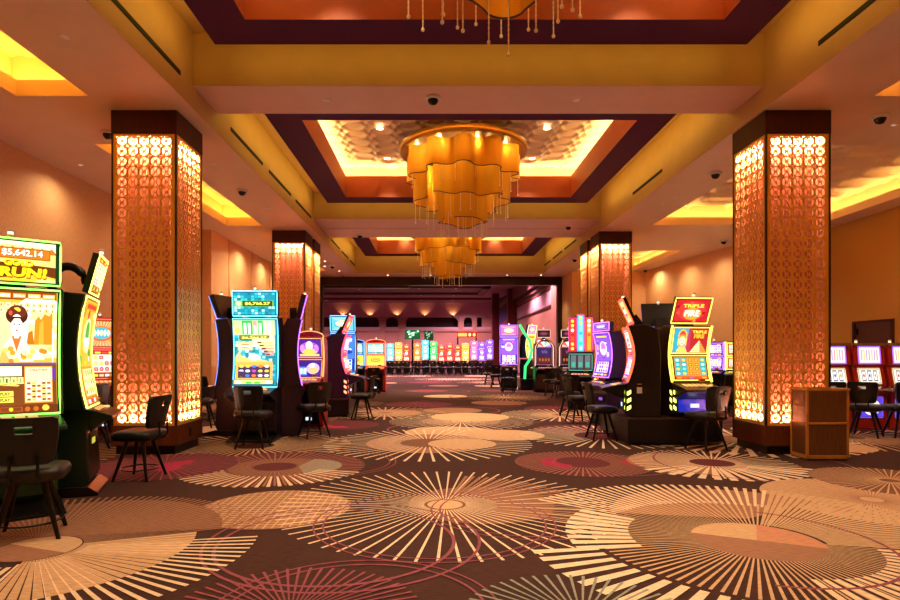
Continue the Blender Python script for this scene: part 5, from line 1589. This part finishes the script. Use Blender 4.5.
# right end of far hall: round column with banner
b = MB(); b.box(5.75, 6.45, 46.6, 47.3, 0, 6.6, M_redpil); tag(b.build('hall_column'), 'dark red square column right of the tall banner in the far hall', 'column')
b = MB(); b.box(4.9, 5.5, 50.5, 51.1, 0, 6.6, M_redpil); tag(b.build('hall_column'), 'dark red square column left of the tall banner in the far hall', 'column')
b = MB(); b.add([(5.5, 50.4, 2.2), (5.78, 47.4, 2.2), (5.78, 47.4, 6.2), (5.5, 50.4, 6.2), (5.54, 50.42, 2.2), (5.82, 47.42, 2.2), (5.82, 47.42, 6.2), (5.54, 50.42, 6.2)],
                [(0, 1, 2, 3), (7, 6, 5, 4), (0, 4, 5, 1), (1, 5, 6, 2), (2, 6, 7, 3), (3, 7, 4, 0)], mat('banner_purple', '#3c2064', 0.6))
for (za, zb, c, nm) in ((5.3, 6.0, '#8c7a28', 'banner_gold'), (3.0, 4.2, '#a01c50', 'banner_magenta')):
    b.add([(5.49, 50.2, za), (5.765, 47.5, za + 0.3), (5.765, 47.5, zb), (5.49, 50.2, zb - 0.3)], [(0, 1, 2, 3)], mat(nm, c, 0.6))
tag(b.build('wall_banner'), 'tall purple and magenta banner between the two dark red hall columns', 'banner')
# right background bank of three
for i, (pal, g, w_) in enumerate((('orange', '#e0ff50', 'left'), ('purple', '#c070ff', 'middle'), ('orange', '#e0ff50', 'right'))):
    m = stack_machine('small slot machine left of the right column, %s one of three' % w_, 'bank of three by the right wall', g, M_black, None, lambda s, p=pal: draw_reels(s, p, RN), lambda s, p=pal: draw_reels(s, p, RN), zf=0.0, w=0.54, top='none', h_mid=0.34, h_low=0.32, z_low=1.04)
    k = i - 1
    a = R_(-38)
    m.location = (8.0 + k * 0.66 * math.cos(a), 16.9 + k * 0.66 * math.sin(a) * 1.0, 0); m.rotation_euler = (0, 0, a)
seat_at(712, 15.0, 150, 'dark stool before the bank of three, left one')
seat_at(727, 14.2, 190, 'dark stool before the bank of three, right one')
# classic row right
c0 = classic_machine('red-sided reel slot machine nearest the right column, partly hidden by the kiosk', 'red-sided reel slot machines')
XC = [at(833, 11.3), at(833, 11.3) + 0.66, at(833, 11.3) + 1.32]
c0.location = (XC[0], 11.5, 0)
for x, lb in ((XC[1], 'red-sided reel slot machine behind the hand-holed stool, second from the column'), (XC[2], 'red-sided reel slot machine at the right picture edge, third from the column')):
    dup(c0, (x, 11.5, 0), 0, lb)
seat_at(866, 10.35, 132, 'black slot stool with a hand hole before the second red-sided reel machine')
seat_at(902, 10.3, 170, 'black slot stool cut by the right picture edge')
seat_at(826, 10.5, 165, 'black slot stool mostly hidden behind the kiosk at the right column')
# kiosk
t = thing('waste_kiosk', 'walnut and oak waste kiosk standing before the right foreground column', 'kiosk', (5.35, 8.22, 0))
W, D, HK = 0.29, 0.19, 0.98
b = MB(); b.box(-W + 0.012, W - 0.012, -D + 0.012, D - 0.012, 0.06, HK - 0.03, M_woodk); b.build('panels', t)
b = MB()
for sx in (-1, 1):
    for sy in (-1, 1):
        b.box(sx * W - (0.03 if sx > 0 else 0), sx * W + (0.03 if sx < 0 else 0), sy * D - (0.03 if sy > 0 else 0), sy * D + (0.03 if sy < 0 else 0), 0.02, HK - 0.03, M_oak)
for z in (0.02, 0.49):
    b.box(-W, W, -D, D, z, z + (0.05 if z < 0.1 else 0.028), M_oak)
b.build('oak_frame', t, bevel=0.003)
b = MB(); b.box(-W - 0.008, W + 0.008, -D - 0.008, -D + 0.06, HK - 0.03, HK, M_oak); b.box(-W - 0.008, W + 0.008, D - 0.06, D + 0.008, HK - 0.03, HK, M_oak)
b.box(-W - 0.008, -W + 0.06, -D + 0.06, D - 0.06, HK - 0.03, HK, M_oak); b.box(W - 0.06, W + 0.008, -D + 0.06, D - 0.06, HK - 0.03, HK, M_oak); b.build('top_rim', t, bevel=0.003)
b = MB(); b.box(-W + 0.06, W - 0.06, -D + 0.06, D - 0.06, HK - 0.034, HK - 0.02, M_black); b.build('top_opening', t)
b = MB(); b.box(-W + 0.02, W - 0.02, -D + 0.02, D - 0.02, 0.0, 0.03, M_black); b.build('plinth', t)
